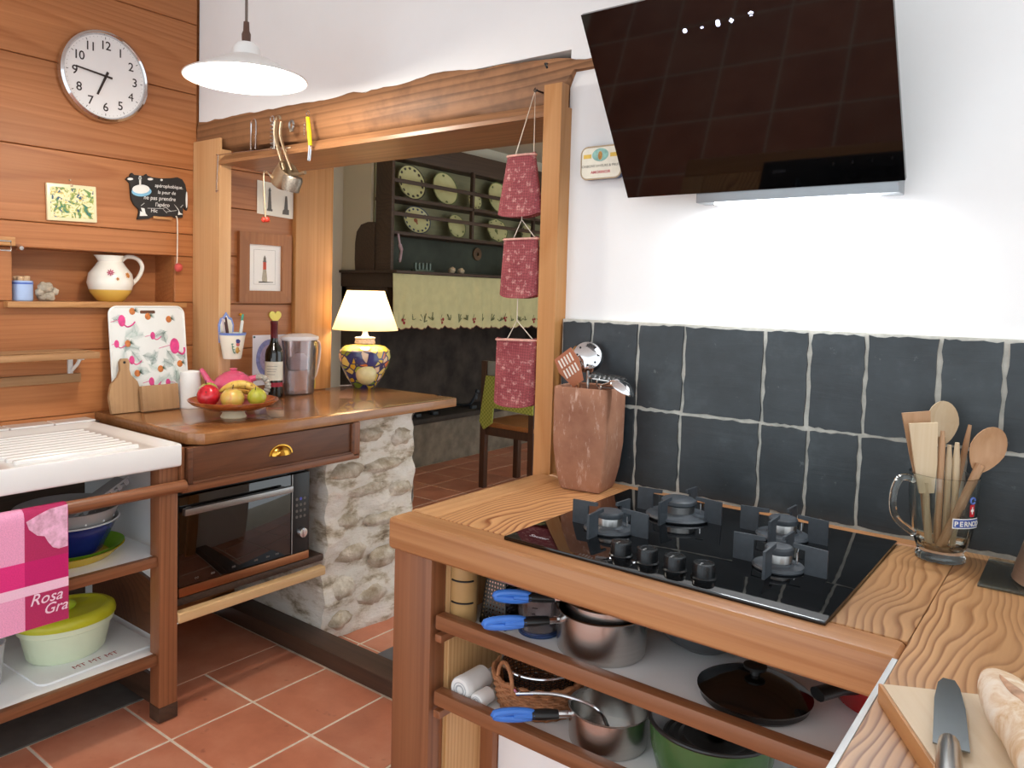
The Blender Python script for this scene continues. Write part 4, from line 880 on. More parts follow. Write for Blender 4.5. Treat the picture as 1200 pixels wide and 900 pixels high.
for (a, b, c_, d2) in ((.268, .380, 1.385, 1.3858), (.268, .380, 1.5342, 1.535), (.268, .2688, 1.385, 1.535), (.3792, .380, 1.385, 1.535)): mb.box(.008, .0083, a, b, c_, d2)
part('rule_line', mb, M_inkgrey, pf, world=True)
mb = MB(); mb.prism([(-.014, .02), (.014, .02), (.009, .055), (.0085, .06), (-.0085, .06), (-.009, .055)], (.0082, yc, 1.39), Y, Z, X*.0005); mb.prism([(-.011, .005), (.013, .005), (.014, .02), (-.014, .02)], (.0082, yc, 1.39), Y, Z, X*.0005); part('tower_base', mb, plain('tower_grey', '#b5ab98', .7, .1, 90), pf, world=True)
mb = MB(); mb.prism([(-.0085, .06), (.0085, .06), (.008, .092), (-.008, .092)], (.0082, yc, 1.39), Y, Z, X*.0005); part('tower_red', mb, plain('tower_red_paint', '#c4523c', .7), pf, world=True)
mb = MB(); mb.prism([(-.010, .092), (.010, .092), (.007, .098), (.006, .11), (0, .122), (-.006, .11), (-.007, .098)], (.0082, yc, 1.39), Y, Z, X*.0005); mb.prism([(-.03, .002), (.045, .004), (.045, .007), (-.03, .008)], (.0082, yc, 1.39), Y, Z, X*.0005); part('tower_lantern', mb, M_inkgrey, pf, world=True)
mb = MB().ball((.006, .205, 1.255), .006, 10, 8); solo('push_pin', mb, plain('yellow_pin', '#e2a61c', .4), 'tiny yellow push pin in the wood above the pen pot', 'pin')
# ------------------------------------------------------------------ table lamp
tlp = thing('table_lamp', 'table lamp with fruit-painted ceramic vase base and cream shade, lit', 'lamp', (.105, .835, .905))
def m_vase():
    n = NT('fruit_majolica'); v = n.obj(); vo = n.n('ShaderNodeTexVoronoi'); vo.inputs['Scale'].default_value = 27; n.l(n.obj((1, 1, 1)), vo.inputs['Vector'])
    sh = n.n('ShaderNodeSeparateColor'); n.l(vo.outputs['Color'], sh.inputs[0])
    c = n.ramp(sh.outputs[0], [(0, '#e0b93a'), (.22, '#7d9a3c'), (.42, '#e9c9a6'), (.55, '#d9763f'), (.66, '#a9b84e'), (.8, '#3c3f78'), (.9, '#e7d477')], 'CONSTANT')
    ed = n.n('ShaderNodeTexVoronoi', feature='DISTANCE_TO_EDGE'); ed.inputs['Scale'].default_value = 27; n.l(n.obj((1, 1, 1)), ed.inputs['Vector'])
    c = n.mix(n.ramp(ed.outputs[0], [(.05, (1, 1, 1, 1)), (.10, (0, 0, 0, 1))]), c, '#3a3a66')
    tc = n.n('ShaderNodeTexCoord'); sp = n.n('ShaderNodeSeparateXYZ'); n.l(tc.outputs['Object'], sp.inputs[0])
    c = n.mix(n.ramp(sp.outputs[2], [(.175, (0, 0, 0, 1)), (.20, (.8, .8, .8, 1))]), c, '#e8c64a'); n.base(c); n.set(rough=.12, coat=.5); return n.m
mb = MB(); mb.lathe([(0, 0), (.05, 0), (.056, .006), (.085, .05), (.115, .11), (.126, .15), (.12, .18), (.095, .2), (.05, .208), (.043, .212)], 48); part('vase', mb, m_vase(), tlp)
mb = MB(); mb.ball((.062, -.048, .075), (.05, .05, .055), 24, 14); part('painted_melon', mb, plain('melon_skin', '#e6d9a0', .2, .1, 40, coat=.4), tlp); 
mb = MB(); mb.lathe([(.044, .206), (.05, .214), (.046, .232), (.050, .24), (.044, .243), (0, .243)], 36); part('collar', mb, plain('collar_grey', '#a89a94', .3, .3, 120), tlp)
mb = MB(); mb.lathe([(.022, .243), (.014, .256), (.013, .268), (.018, .278), (.02, .283), (0, .284)], 28); part('neck', mb, M_ceram, tlp)
n = NT('lamp_shade_cloth'); tr0 = n.n('ShaderNodeBsdfTranslucent'); tr0.inputs[0].default_value = lin('#fff0d2'); df = n.n('ShaderNodeBsdfDiffuse'); df.inputs[0].default_value = lin('#fbeed6'); mx = n.n('ShaderNodeMixShader'); mx.inputs[0].default_value = .6; n.l(df.outputs[0], mx.inputs[1]); n.l(tr0.outputs[0], mx.inputs[2])
n.l(mx.outputs[0], n.t.nodes['Material Output'].inputs[0]); M_shade = n.m
mb = MB(); mb.lathe([(.157, .278), (.089, .465), (.087, .465), (.155, .278)], 48); sh_ = part('shade', mb, M_shade, tlp)
mb = MB(); mb.ball((0, 0, .36), .03, 16, 10); bl = part('bulb', mb, None, tlp); bl.data.materials.clear()
M_bulb = NT('bulb_glow').base('#ffffff').set(emis='#ffe6bd', estr=12).m; bl.data.materials.append(M_bulb)
def point(name, loc, energy, col, r=.03, parent=None):
    ld = bpy.data.lights.new(name, 'POINT'); ld.energy = energy; ld.color = col; ld.shadow_soft_size = r
    lo = bpy.data.objects.new(name, ld); COL.objects.link(lo); lo.location = loc; return lo
point('table_lamp_light', (.105, .835, 1.27), 11, (1, .9, .76), .035)
mb = MB(); mb.tube(spline([(.052, .845, .909), (-.0+.03, .83, .909), (.02, .80, .909), (.012, .76, .91)], 6), .003, 6); solo('lamp_cord', mb, M_whiteplast, 'white lamp cord lying on the worktop behind the vase', 'cord')
# ------------------------------------------------------------------ pendant lamp
PL = (.905, -.405, 1.965)
pd = thing('pendant_lamp', 'white enamel cone pendant lamp hanging from the ceiling, lit', 'lamp', PL)
mb = MB(); mb.lathe([(.172, -.002), (.174, .0), (.172, .003), (.06, .058), (.042, .064), (.038, .085), (.026, .1), (.012, .104), (.012, .101), (.022, .097), (.034, .083), (.038, .062), (.058, .055), (.169, .0)], 56); part('shade', mb, plain('white_lampshade', '#f0f0ee', .3, .01), pd)
mb = MB(); mb.ball((0, 0, .028), (.034, .034, .03), 20, 12); part('bulb', mb, NT('pendant_bulb').base('#ffffff').set(emis='#fff2dc', estr=30).m, pd)
mb = MB(); mb.lathe([(.012, .1), (.013, .125), (.009, .135), (.008, .16), (0, .16)], 16); part('cord_grip', mb, plain('brown_socket', '#5a4034', .4), pd)
mb = MB(); mb.cyl((0, 0, .15), (0, 0, 2.6-PL[2]), .004, 8); part('cord', mb, plain('grey_brown_flex', '#6e625a', .6), pd)
pl_ = point('pendant_light', (PL[0], PL[1], PL[2]-.012), 9, (1, .93, .82), .05)
# ------------------------------------------------------------------ slate backsplash
bs = thing('slate_backsplash', 'two rows of dark slate tiles with pale rough grout behind the hob', 'backsplash', (3.1, -.005, .9))
part('grout_bed', MB().box(1.745, 4.5, -.006, .0085, .895, 1.308), M_slategrout, bs, world=True)
tx = [1.747, 1.837, 1.966, 2.086, 2.273, 2.368, 2.479, 2.609, 2.715, 2.84, 2.97, 3.12, 3.28, 3.42, 3.58, 3.76, 3.92, 4.1, 4.3, 4.5]
bx_ = [1.747, 1.84, 1.967, 2.083, 2.271, 2.372, 2.475, 2.66, 2.80, 2.95, 3.1, 3.26, 3.40, 3.58, 3.74, 3.94, 4.12, 4.3, 4.5]
def slate(x0, x1, z0, z1):
    b = bmesh.new(); n = 9; g = .0042; x0 += g; x1 -= g; z0 += g; z1 -= g; loop = []
    for i in range(n): loop.append((x0+(x1-x0)*i/n, z0))
    for i in range(n): loop.append((x1, z0+(z1-z0)*i/n))
    for i in range(n): loop.append((x1-(x1-x0)*i/n, z1))
    for i in range(n): loop.append((x0, z1-(z1-z0)*i/n))
    loop = [(x+random.uniform(-.0022, .0022), z+random.uniform(-.0022, .0022)) for x, z in loop]
    th = random.uniform(.005, .008); m = MB(); m.prism(loop, (0, -.006, 0), X, Z, -Y*th); part('slate_tile', m, M_slate, bs, world=True, center=True)
for a, b in zip(tx[:-1], tx[1:]): slate(a, b, 1.097, 1.306)
for a, b in zip(bx_[:-1], bx_[1:]): slate(a, b, .902, 1.097)
# ------------------------------------------------------------------ hob counter
hc = thing('hob_counter', 'wooden kitchen counter holding the gas hob, with open shelves below', 'counter', (2.2, -.3, 0))
CT, CB = .9, .833
part('front_edge', MB().box(1.714, 2.664, -.615, -.545, CB, CT, .012, 3), M_edge_x, hc, world=True)
part('end_edge', MB().box(1.714, 1.79, -.545, -.052, CB, CT, .006, 2), M_edge_y, hc, world=True)
part('top_board', MB().box(1.79, 1.985, -.545, -.058, CB+.02, CT-.001, .001, 1), M_grain_x, hc, world=True, center=True)
part('top_board', MB().box(2.562, 2.664, -.545, -.058, CB+.02, CT-.001, .001, 1), M_grain_y, hc, world=True, center=True)
part('underboard', MB().box(1.985, 2.562, -.545, -.058, CB+.02, CB+.03), M_edge_x, hc, world=True)
part('back_strip', MB().box(1.746, 2.664, -.0575, -.014, CB, CT+.001, .003, 1), M_edge_x, hc, world=True)
part('leg', MB().box(1.722, 1.828, -.602, -.555, 0, CB, .006), M_redwood_z, hc, world=True, center=True)
part('side_panel', MB().box(1.80, 1.838, -.555, -.02, 0.0, CB, .002), M_panelwood, hc, world=True)
part('inner_post', MB().box(1.838, 1.872, -.44, -.405, 0, .52, .002), M_redwood_z, hc, world=True)
for zt in (.700, .543):
    part('shelf', MB().box(1.838, 3.15, -.57, -.02, zt-.018, zt, .002), M_whitelam, hc, world=True, center=True)
    part('shelf_rail', MB().box(1.84, 2.655, -.602, -.574, zt-.008, zt+.022, .005), M_redwood_x, hc, world=True, center=True)
    part('shelf_cleat', MB().box(1.8385, 1.856, -.60, -.52, zt-.034, zt-.0185, .002), M_redwood_y, hc, world=True, center=True)
part('lower_panel', MB().box(1.874, 2.66, -.42, -.41, 0.0, .52), M_whitelam, hc, world=True)
# right-hand counter coming towards the camera
pn = thing('side_counter', 'strongly grained wooden side counter next to the hob', 'counter', (2.98, -.75, 0))
part('top_board', MB().box(2.665, 2.96, -1.42, -.018, .862, .9, .003), M_grain_y, pn, world=True, center=True)
part('top_board', MB().box(2.961, 3.26, -1.42, -.018, .862, .9, .003), M_grain_y, pn, world=True, center=True)
part('white_edging', MB().box(2.658, 2.665, -1.42, -.618, .862, .9, .001), M_whiteenamel, pn, world=True)
for lx, ly in ((3.18, -1.38), (3.18, -.08), (2.70, -1.38)): part('leg', MB().box(lx, lx+.06, ly, ly+.06, 0, .862, .004), M_redwood_z, pn, world=True, center=True)
# ------------------------------------------------------------------ gas hob
HX, HY, HW, HD = 1.983, -.572, .58, .51
hb = thing('gas_hob', 'black glass gas hob with four burners and four knobs', 'hob', (HX+HW/2, HY+HD/2, CT))
b = MB(); b.box(HX, HX+HW, HY, HY+HD, CT-.001, CT+.007, .0025, 2); part('glass_plate', b, M_hobglass, hb, world=True)
mb = MB(); mb.text('Sauter', (HX+.055, HY+.035, CT+.0072), X, Y, .016, .0002, bold=.0002); part('lettering', mb, plain('pale_print', '#b0aab0', .5), hb, world=True)
def burner(x, y, r):
    base = MB(); base.lathe([(r*1.6, 0), (r*1.68, .003), (r*1.58, .007), (r*1.0, .009), (r*.9, .012), (0, .012)], 36); o = part('burner', base, M_iron, hb); o.location = Vector((x, y, CT+.007))-LOC[hb.name]
    def sub(nm, m, mat):
        q = bpy.data.objects.new(nm, m.mesh(nm, mat)); COL.objects.link(q); q.parent = o; return q
    m = MB(); m.lathe([(r*.82, .011), (r*.84, .026), (r*.8, .028), (0, .028)], 40, jit=lambda a, z: 1+.02*math.cos(a*24)); sub('burner_ring', m, M_alu)
    m = MB(); m.lathe([(r*.88, .027), (r*.92, .030), (r*.9, .036), (r*.8, .039), (0, .041)], 36); sub('burner_cap', m, M_iron)
    for k in range(4):
        m = MB(); a = k*math.pi/2; d = Vector((math.cos(a), math.sin(a), 0)); t = Vector((-d.y, d.x, 0))
        r0, r1 = r*1.05, r*1.05+.052
        m.prism([(r0+.016, .0), (r1, .0), (r1, .047), (r0-.004, .049), (r0-.004, .042), (r0+.016, .040)], tuple(-t*.0022), d, Z, t*.0044); sub('pan_support', m, M_iron)
    m = MB(); m.cyl((r*1.0, r*.55, .010), (r*1.0, r*.55, .03), .002, 8); sub('spark_pin', m, M_chrome)
for (x, y, r) in ((2.112, -.395, .030), (2.172, -.205, .040), (2.385, -.195, .030), (2.437, -.385, .026)): burner(x, y, r)
for k in range(4):
    m = MB(); m.lathe([(.0205, 0), (.021, .002), (.0185, .004), (.0185, .022), (.0175, .0255), (.0145, .026), (.014, .0248), (0, .0245)], 32); o = part('knob', m, plain('knob_black', '#26282a', .25, .05, metal=.5), hb); o.location = Vector((2.203+k*.052, -.517-k*.002, CT+.007))-LOC[hb.name]
    m = MB().box(-.0015, .0015, -.016, -.005, .0255, .0265); q = bpy.data.objects.new('pointer', m.mesh('pointer', M_alu)); COL.objects.link(q); q.parent = o
# ------------------------------------------------------------------ cooker hood
hd = thing('cooker_hood', 'slanted black glass cooker hood on the white wall', 'hood', (2.245, -.1, 1.6))
yb, zb, yt, zt = -.062, 1.606, -.302, 1.965
x0, x1 = 1.951, 2.541
dv = Vector((0, yt-yb, zt-zb)); L = dv.length; dv.normalize(); nv = Vector((0, -dv.z, dv.y)); nv = nv if nv.y < 0 else -nv
poly = [(0, 0), (x1-x0, 0), (x1-x0, L), (0, L)]
mb = MB(); mb.prism(poly, (x0, yb, zb), X, dv, -nv*.012); part('glass_front', mb, M_blackglass, hd, world=True)
mb = MB(); mb.prism([(-.004, 1.60), (-.05, 1.60), (-.058, 1.640), (-.255, 1.93), (-.255, 2.0), (-.004, 2.0)], (2.12, 0, 0), Y, Z, X*.28); part('body', mb, plain('hood_grey', '#8f9498', .35, .05, metal=.6), hd, world=True)
part('filter_bar', MB().box(2.12, 2.53, -.058, -.004, 1.585, 1.628, .002), plain('filter_grey', '#8f9498', .35, .05, metal=.6), hd, world=True)
mb = MB(); mb.box(x0+.17, x1-.17, -.2, -.004, 2.0, 2.6); part('chimney', mb, M_black2, hd, world=True)
mb = MB(); yy_ = -.055; mb.box(2.16, 2.49, -.05, -.02, 1.5815, 1.5855); part('light_strip', mb, NT('hood_led').base('#ffffff').set(emis='#f0f6ff', estr=9).m, hd, world=True)
cx_ = (x0+x1)/2
def onface(px_frac, up, size, s):
    o = Vector((x0+px_frac*(x1-x0), yb, zb))+dv*up+nv*.0006
    return s, o, size
mb = MB()
for fx, s, sz in ((.37, 'o', .015), (.43, '-', .015), (.485, '8', .016), (.53, '+', .015), (.595, '*', .02)):
    o = Vector((x0+fx*(x1-x0), yb, zb))+dv*(L*.82)+nv*.0004; mb.text(s, tuple(o), X, dv, sz, .0004, bold=.0008)
part('touch_keys', mb, NT('hood_led_keys').base('#ffffff').set(emis='#cfd6ff', estr=3).m, hd, world=True)
al = bpy.data.lights.new('hood_light', 'AREA'); al.shape = 'RECTANGLE'; al.size = .30; al.size_y = .04; al.energy = 1.3; al.color = (.93, .97, 1)
ao = bpy.data.objects.new('hood_light', al); COL.objects.link(ao); ao.location = (2.325, -.035, 1.579)
# tin on the wall
tn = thing('tin_box', 'small vintage metal tin lid with printed label hung on the white wall', 'tin', (1.85, -.002, 1.665))
def rr(w, h, r): return rrect(w, h, r, 6)
mb = MB(); mb.prism([(a+1.85, b+1.705) for a, b in rr(.058, .041, .018)], (0, -.001, 0), X, Z, -Y*.018); part('tray', mb, plain('navy_tin', '#2c3a5e', .35, .15, 60), tn, world=True)
mb = MB(); mb.tube([(a+1.85, -.019, b+1.705) for a, b in rr(.057, .040, .018)], .0022, 6, closed=True); part('rolled_edge', mb, M_agedmetal, tn, world=True)
mb = MB(); mb.prism([(a+1.85, b+1.705) for a, b in rr(.055, .038, .016)], (0, -.019, 0), X, Z, -Y*.001); part('label_face', mb, plain('cream_tin', '#e9e6d6', .4, .06, 60), tn, world=True)
mb = MB(); mb.prism([(a+1.848, b+1.724) for a, b in ell(0, 0, .023, .016, 28)], (0, -.0201, 0), X, Z, -Y*.0006); part('oval_picture', mb, plain('teal_print', '#86b8b0', .5, .3, 90), tn, world=True)
mb = MB(); mb.prism([(a+1.848, b+1.722) for a, b in ell(0, 0, .006, .011, 16)], (0, -.0207, 0), X, Z, -Y*.0004); part('figure', mb, plain('ochre_print', '#b58338', .5, .4, 200), tn, world=True)
for q0, q1 in ((1.80, 1.822), (1.876, 1.898)): part('gold_print', MB().box(q0, q1, -.0206, -.02, 1.717, 1.727), plain('gold_print', '#dcb94e', .5, .1), tn, world=True)
mb = MB(); mb.text('BONBONS SAVEURS & FRUITS', (1.85, -.0202, 1.694), X, Z, .0088, .0003); part('print_line', mb, M_inkgrey, tn, world=True)
mb = MB(); mb.text('AMORINOIR', (1.85, -.0202, 1.678), X, Z, .010, .0003, bold=.0002); part('print_line', mb, plain('red_letters', '#c43a4a', .5), tn, world=True)
# ------------------------------------------------------------------ terracotta utensil pot
up = thing('utensil_pot', 'tall square terracotta pot with white bloom in front of the slates', 'pot', (1.888, -.10, CT+.001), .13)
def sq(w, z, x0_=0, y0_=0, r=.007):
    return [(x0_+a, y0_+b, z) for a, b in rrect(w, w*.92, r, 3)]
rows = [(.050, 0), (.054, .008), (.062, .05), (.068, .11), (.069, .2), (.069, .247), (.067, .25), (.062, .247), (.061, .2), (.05, .03), (.02, .012)]
pts = [sq(w, z) for w, z in rows]; k = len(pts[0]); vs = [p for r in pts for p in r]; f_ = []
for i in range(len(pts)-1):
    for j in range(k): f_.append((i*k+j, i*k+(j+1) % k, (i+1)*k+(j+1) % k, (i+1)*k+j))
f_.append(tuple(range(k-1, -1, -1))); f_.append(tuple((len(pts)-1)*k+j for j in range(k)))
mb = MB(); mb._add(vs, f_); part('pot', mb, M_terracotta, up)
PX, PY, PZ = 1.888, -.10, CT+.001
def util(name, lab, cat): return thing(name, lab, cat, (PX, PY, PZ+.02))
# skimmer ladle
ul = util('skimmer', 'round perforated steel skimmer standing in the terracotta pot', 'skimmer')
mb = MB(); mb.tube([(-.014, .022, .0), (-.029, .035, .28)], .004, 8); part('handle', mb, M_steel, ul)
mb = MB(); mb.M = Matrix.Translation((-.032, .036, .300)) @ Matrix.Rotation(.6, 4, 'Z') @ Matrix.Rotation(1.25, 4, 'X'); pr2 = [(0, .012), (.02, .010), (.035, .002), (.041, -.012), (.039, -.012), (.033, .0), (.018, .008), (0, .010)]; mb.lathe(pr2, 32); part('bowl', mb, M_chrome, ul)
mb = MB(); mb.M = Matrix.Translation((-.032, .036, .300)) @ Matrix.Rotation(.6, 4, 'Z') @ Matrix.Rotation(1.25, 4, 'X')
for k in range(8): a = k*math.pi/4; mb.ball((.026*math.cos(a), .026*math.sin(a), .0075), .0028, 8, 5)
part('perforation', mb, M_black, ul)
# copper spatula
ul = util('slotted_spatula', 'copper-coloured slotted spatula leaning out of the terracotta pot', 'spatula')
mb = MB(); mb.tube([(-.005, -.015, .0), (-.022, -.02, .242)], .0045, 8); part('handle', mb, M_copper, ul)
ax_ = Vector((-.55, -.02, .83)).normalized(); rt_ = Vector((.82, -.1, .55)).normalized()
mb = MB(); mb.prism([(-.018, 0), (.018, 0), (.036, .05), (.03, .085), (-.03, .085), (-.036, .05)], (-.020, -.022, .235), rt_, ax_, rt_.cross(ax_)*.002); part('blade', mb, plain('copper_nylon', '#a8684a', .35, .08), ul)
mb = MB()
for k in range(5):
    for j in range(2):
        o = Vector((-.020, -.022, .235))+ax_*(.026+j*.028)+rt_*(-.02+k*.01); mb.prism([(-.0022, 0), (.0022, 0), (.0022, .022), (-.0022, .022)], tuple(o+rt_.cross(ax_)*-.0006), rt_, ax_, rt_.cross(ax_)*.0034)
part('slot', mb, plain('slot_pale', '#e9e4dc', .6), ul)
# masher and ladle
ul = util('potato_masher', 'steel masher with a flat grid head lying across the pot mouth', 'masher')
mb = MB(); mb.tube([(.012, .008, .0), (.016, .018, .228)], .004, 8); mb.tube([(.016, .018, .226), (.006, .02, .228), (.006, .02, .25)], .0025, 6); mb.tube([(.016, .018, .226), (.054, .02, .228), (.054, .02, .25)], .0025, 6); part('stem', mb, M_steel, ul)
mb = MB(); mb.prism(rrect(.045, .02, .012), (.036, .018, .25), Vector((1, .05, -.06)).normalized(), Vector((0, 1, .25)).normalized(), Z*.003); part('grid_head', mb, M_steel, ul)
for k in range(7): part('grid_bar', MB().box(-.002+k*.0125, .003+k*.0125, .0, .036, .2525-k*.0008, .2575-k*.0008), M_alu, ul)
ul = util('ladle', 'small polished steel ladle hanging over the edge of the terracotta pot', 'ladle')
mb = MB(); mb.tube([(.02, -.025, .0), (.05, -.036, .238), (.084, -.04, .25)], .004, 8); part('handle', mb, M_steel, ul)
mb = MB(); mb.M = Matrix.Translation((.108, -.042, .240)) @ Matrix.Rotation(.5, 4, 'Y'); mb.lathe([(0, .014), (.02, .011), (.033, .0), (.034, -.004), (.032, -.002), (.018, .008), (0, .011)], 28, sx=1, sy=.75); part('bowl', mb, M_chrome, ul)
# ------------------------------------------------------------------ glass mug with wooden spoons
MX, MY = 2.640, -.105
mg = thing('glass_mug', 'pressed glass beer mug with blue lettering, holding wooden spoons', 'mug', (MX, MY, CT+.0012))
o_ = [(0, .004), (.032, 0), (.040, .001), (.041, .008), (.037, .015), (.046, .04), (.053, .08), (.056, .12), (.0565, .15), (.057, .158)]
mb = MB(); mb.lathe(o_+[(.0535, .158), (.053, .15), (.052, .12), (.049, .08), (.042, .04), (.03, .02), (0, .018)], 40, jit=lambda a, z: 1+(.018*math.cos(a*14) if z < .1 else 0)); part('glass', mb, M_glass, mg, angle=60)
h_ = Vector((-.80, -.6, 0)).normalized()
mb = MB(); mb.tube(spline([tuple(h_*.052+Z*.145), tuple(h_*.078+Z*.148), tuple(h_*.09+Z*.115), tuple(h_*.084+Z*.075), tuple(h_*.048+Z*.045)], 7), .0065, 10); part('handle', mb, M_glass, mg)
def mugwrap(a0, a1, z0, z1, r=.0568):
    m = MB(); m.grid(lambda u, v: (r*math.cos(math.radians(a0+(a1-a0)*u)), r*math.sin(math.radians(a0+(a1-a0)*u)), z0+(z1-z0)*v), 16, 2); return m
part('label_border', mugwrap(-66, -12, .072, .090, .0572), M_chalk, mg); part('label_plate', mugwrap(-64.5, -13.5, .0738, .0882, .0575), plain('pernod_blue', '#39529c', .4), mg)
mb = MB(); s = 'PERNOD'
for k, ch in enumerate(s):
    a = math.radians(-60+k*8.6); nn = Vector((math.cos(a), math.sin(a), 0)); t = Vector((-nn.y, nn.x, 0)); mb.text(ch, tuple(nn*.058+Z*.0765), t, Z, .0125, .0001, bold=.0004)
part('lettering', mb, M_chalk, mg)
part('shield', mugwrap(-36, -25, .093, .115, .0574), plain('shield_red', '#c8202c', .4), mg)
mb = mugwrap(-31.7, -29.3, .098, .111, .0578); mb2 = mugwrap(-34, -27, .1025, .1065, .0578); mb._add(mb2.v, mb2.f); part('cross', mb, M_chalk, mg)
mb = MB(); mb.M = Matrix.Translation((.0575*math.cos(math.radians(-30)), .0575*math.sin(math.radians(-30)), .122)) @ Matrix.Rotation(math.radians(-30), 4, 'Z'); mb.tube(arc((0, 0, 0), .0055, 0, 330, 14, Y, Z), .0014, 6); part('ring_emblem', mb, plain('emblem_blue', '#5c78c8', .4), mg)
def spoon(lab, foot, top, bw, bl, mat, kind='spoon', hr=.006, tw=0.0, name='wooden_spoon', cat='spoon'):
    """stick from foot to top (local to the mug), with a bowl or blade of half width bw, length bl"""
    f, t = Vector(foot), Vector(top); d = (t-f).normalized(); cv = Vector((.80, -1.66, .3)).normalized(); sd = d.cross(cv).normalized(); fr = sd.cross(d).normalized()
    sd2 = (sd*math.cos(tw)+fr*math.sin(tw)); fr2 = d.cross(sd2)*-1
    th = thing(name, lab, cat, (MX, MY, CT+.024))
    m = MB(); m.tube([tuple(f), tuple(f+(t-f)*.5), tuple(t-d*bl*.85)], [hr, hr*.95, hr*1.05], 10); part('handle', m, mat, th)
    m = MB()
    if kind == 'spoon':
        c = t-d*bl*.5
        def sp(u, v):
            a = 2*math.pi*u; r = v; taper = 1-.28*max(0, -math.sin(a)) ; p = c+sd2*bw*r*math.cos(a)*taper+d*bl*.55*r*math.sin(a); return p-fr2*(.012*(1-r*r))
        m.slab(sp, 25, 6, tuple(fr2*-.004)); part('bowl', m, mat, th, angle=70)
    elif kind == 'blade':
        m.prism([(-.012, 0), (.012, 0), (.019, bl*.4), (bw, bl), (-bw, bl), (-.018, bl*.4)], tuple(t-d*bl), sd2, d, fr2*.005); part('blade', m, mat, th)
    return th
def sd3(s_, d_, z): return (s_*.90+d_*.434, s_*.434-d_*.90, z)
spoon('wide flat light brown wooden spatula, the front one in the glass mug', sd3(-.020, .004, 0), sd3(-.043, .006, .228), .024, .13, M_spoonL, 'blade', .006, name='wooden_spatula', cat='spatula')
spoon('orange-edged wooden spatula behind the paler one in the glass mug', sd3(-.016, -.012, 0), sd3(-.050, -.014, .245), .024, .13, M_spoonB, 'blade', .006, name='wooden_spatula', cat='spatula')
spoon('tall wooden spoon with a burnt spot in the glass mug', sd3(-.002, -.014, 0), sd3(.004, -.034, .262), .027, .075, M_spoonL)
spoon('broad brown wooden spoon leaning right in the glass mug', sd3(-.008, .0205, 0), sd3(.072, .0262, .225), .028, .08, M_spoonB, hr=.0075)
for k, (a, b, mat, lab, r) in enumerate([(sd3(-.006, .004, 0), sd3(-.009, .006, .215), M_spoonB, 'slim reddish wooden stick standing upright in the glass mug', .0055), (sd3(.007, .002, 0), sd3(.0035, .006, .19), M_spoonL, 'short yellow wooden stick in the glass mug', .0055), (sd3(.0205, .002, 0), sd3(.016, .006, .195), M_spoonL, 'grey-green flat wooden paddle in the glass mug', .006), (sd3(.012, -.012, 0), sd3(.045, -.022, .225), M_spoonB, 'thin tapered wooden stick behind the broad spoon', .005)]):
    m = MB(); A, B = Vector(a), Vector(b); m.tube([tuple(A+(B-A)*i/6) for i in range(7)], [r, r, r*.95, r*.95, r, r*1.05, r*.6], 10); solo('wooden_stick', m, mat, lab, 'stick', (MX, MY, CT+.024))
# glass board and copper pot at the right
solo('glass_board', MB().box(2.712, 3.05, -.228, -.045, CT+.0008, CT+.006, .0015), m_glass('smoky_glass', '#b9c4c2', .08) if False else m_thin('smoky_glass', '#eaf0ed', bk=.05, body='#8a9490'), 'clear glass worktop saver lying on the side counter', 'board')
kt = thing('kettle', 'dull metal kettle standing on the glass board', 'kettle', (2.842, -.142, CT+.0062))
mb = MB(); mb.lathe([(0, 0), (.086, 0), (.09, .003), (.088, .008), (.084, .03), (.074, .07), (.05, .1), (.03, .108), (.008, .112), (.012, .122), (0, .128)], 40); part('body', mb, m_metal('dull_copper_tin', '#c2a896', .42), kt)
mb = MB(); mb.tube(arc((0, 0, .10), .06, 0, 180, 16, Vector((.7, .7, 0)), Z, .085), .006, 8); part('handle', mb, M_black2, kt)
mb = MB(); mb.tube(spline([(.065, .0, .05), (.105, .0, .09), (.12, .0, .125)], 5), [.014]*5+[.011]*5+[.009], 10); part('spout', mb, m_metal('dull_copper_tin', '#9a8674', .35), kt)
# ------------------------------------------------------------------ bread board, knife, baguette
bbd = thing('bread_board', 'pale wooden bread board lying on the side counter', 'board', (2.672, -.755, CT+.0004), math.radians(28))
part('board', MB().box(0, .26, -.42, 0, 0, .022, .002), M_breadboard, bbd); part('edge_band', MB().box(-.004, 0, -.42, 0, 0, .0215, .001), M_breadside, bbd)
BZ = CT+.0235
kf = thing('bread_knife', 'wide steel kitchen knife lying on the bread board', 'knife', (2.733, -.705, BZ))
dk = Vector((.025, -.190, 0)).normalized(); sk_ = Vector((-dk.y, dk.x, 0))
mb = MB(); mb.prism([(0, -.006), (.0, .006), (.02, .011), (.07, .0155), (.165, .018), (.165, -.014), (.06, -.014), (.015, -.011)], (0, 0, .004), dk, sk_, Z*.0016); part('blade', mb, m_metal('blade_steel', '#8c9396', .22), kf)
mb = MB(); mb.tube([tuple(dk*.16+Z*.006), tuple(dk*.19+Z*.012), tuple(dk*.28+Z*.012)], [.010, .011, .012], 12); part('handle', mb, M_steel, kf)
bg = thing('baguette', 'crusty floury baguette lying on the bread board', 'bread', (2.795, -.86, BZ))
n = NT('bread_crust'); v = n.obj((1, 1, 1)); f = n.noise(v, 22, 6, .65, .6); g = n.noise(v, 70, 4, .6)
c = n.ramp(f, [(.32, '#b98a5c'), (.45, '#dcbd98'), (.58, '#efe0cc'), (.75, '#f4ebdf')]); n.base(c); n.set(rough=.9); n.bump(g, .4, .004); M_crust = n.m
db = Vector((.12, -.34, 0)).normalized(); pts = [Vector((-.022, .155, .026))+db*(.40*i/24) for i in range(25)]
rad = [.004, .015, .021, .0245, .0265]+[.028+.0012*math.sin(i*1.3) for i in range(20)]
m = MB(); m.tube([tuple(p) for p in pts], rad, 22, flat=.92)
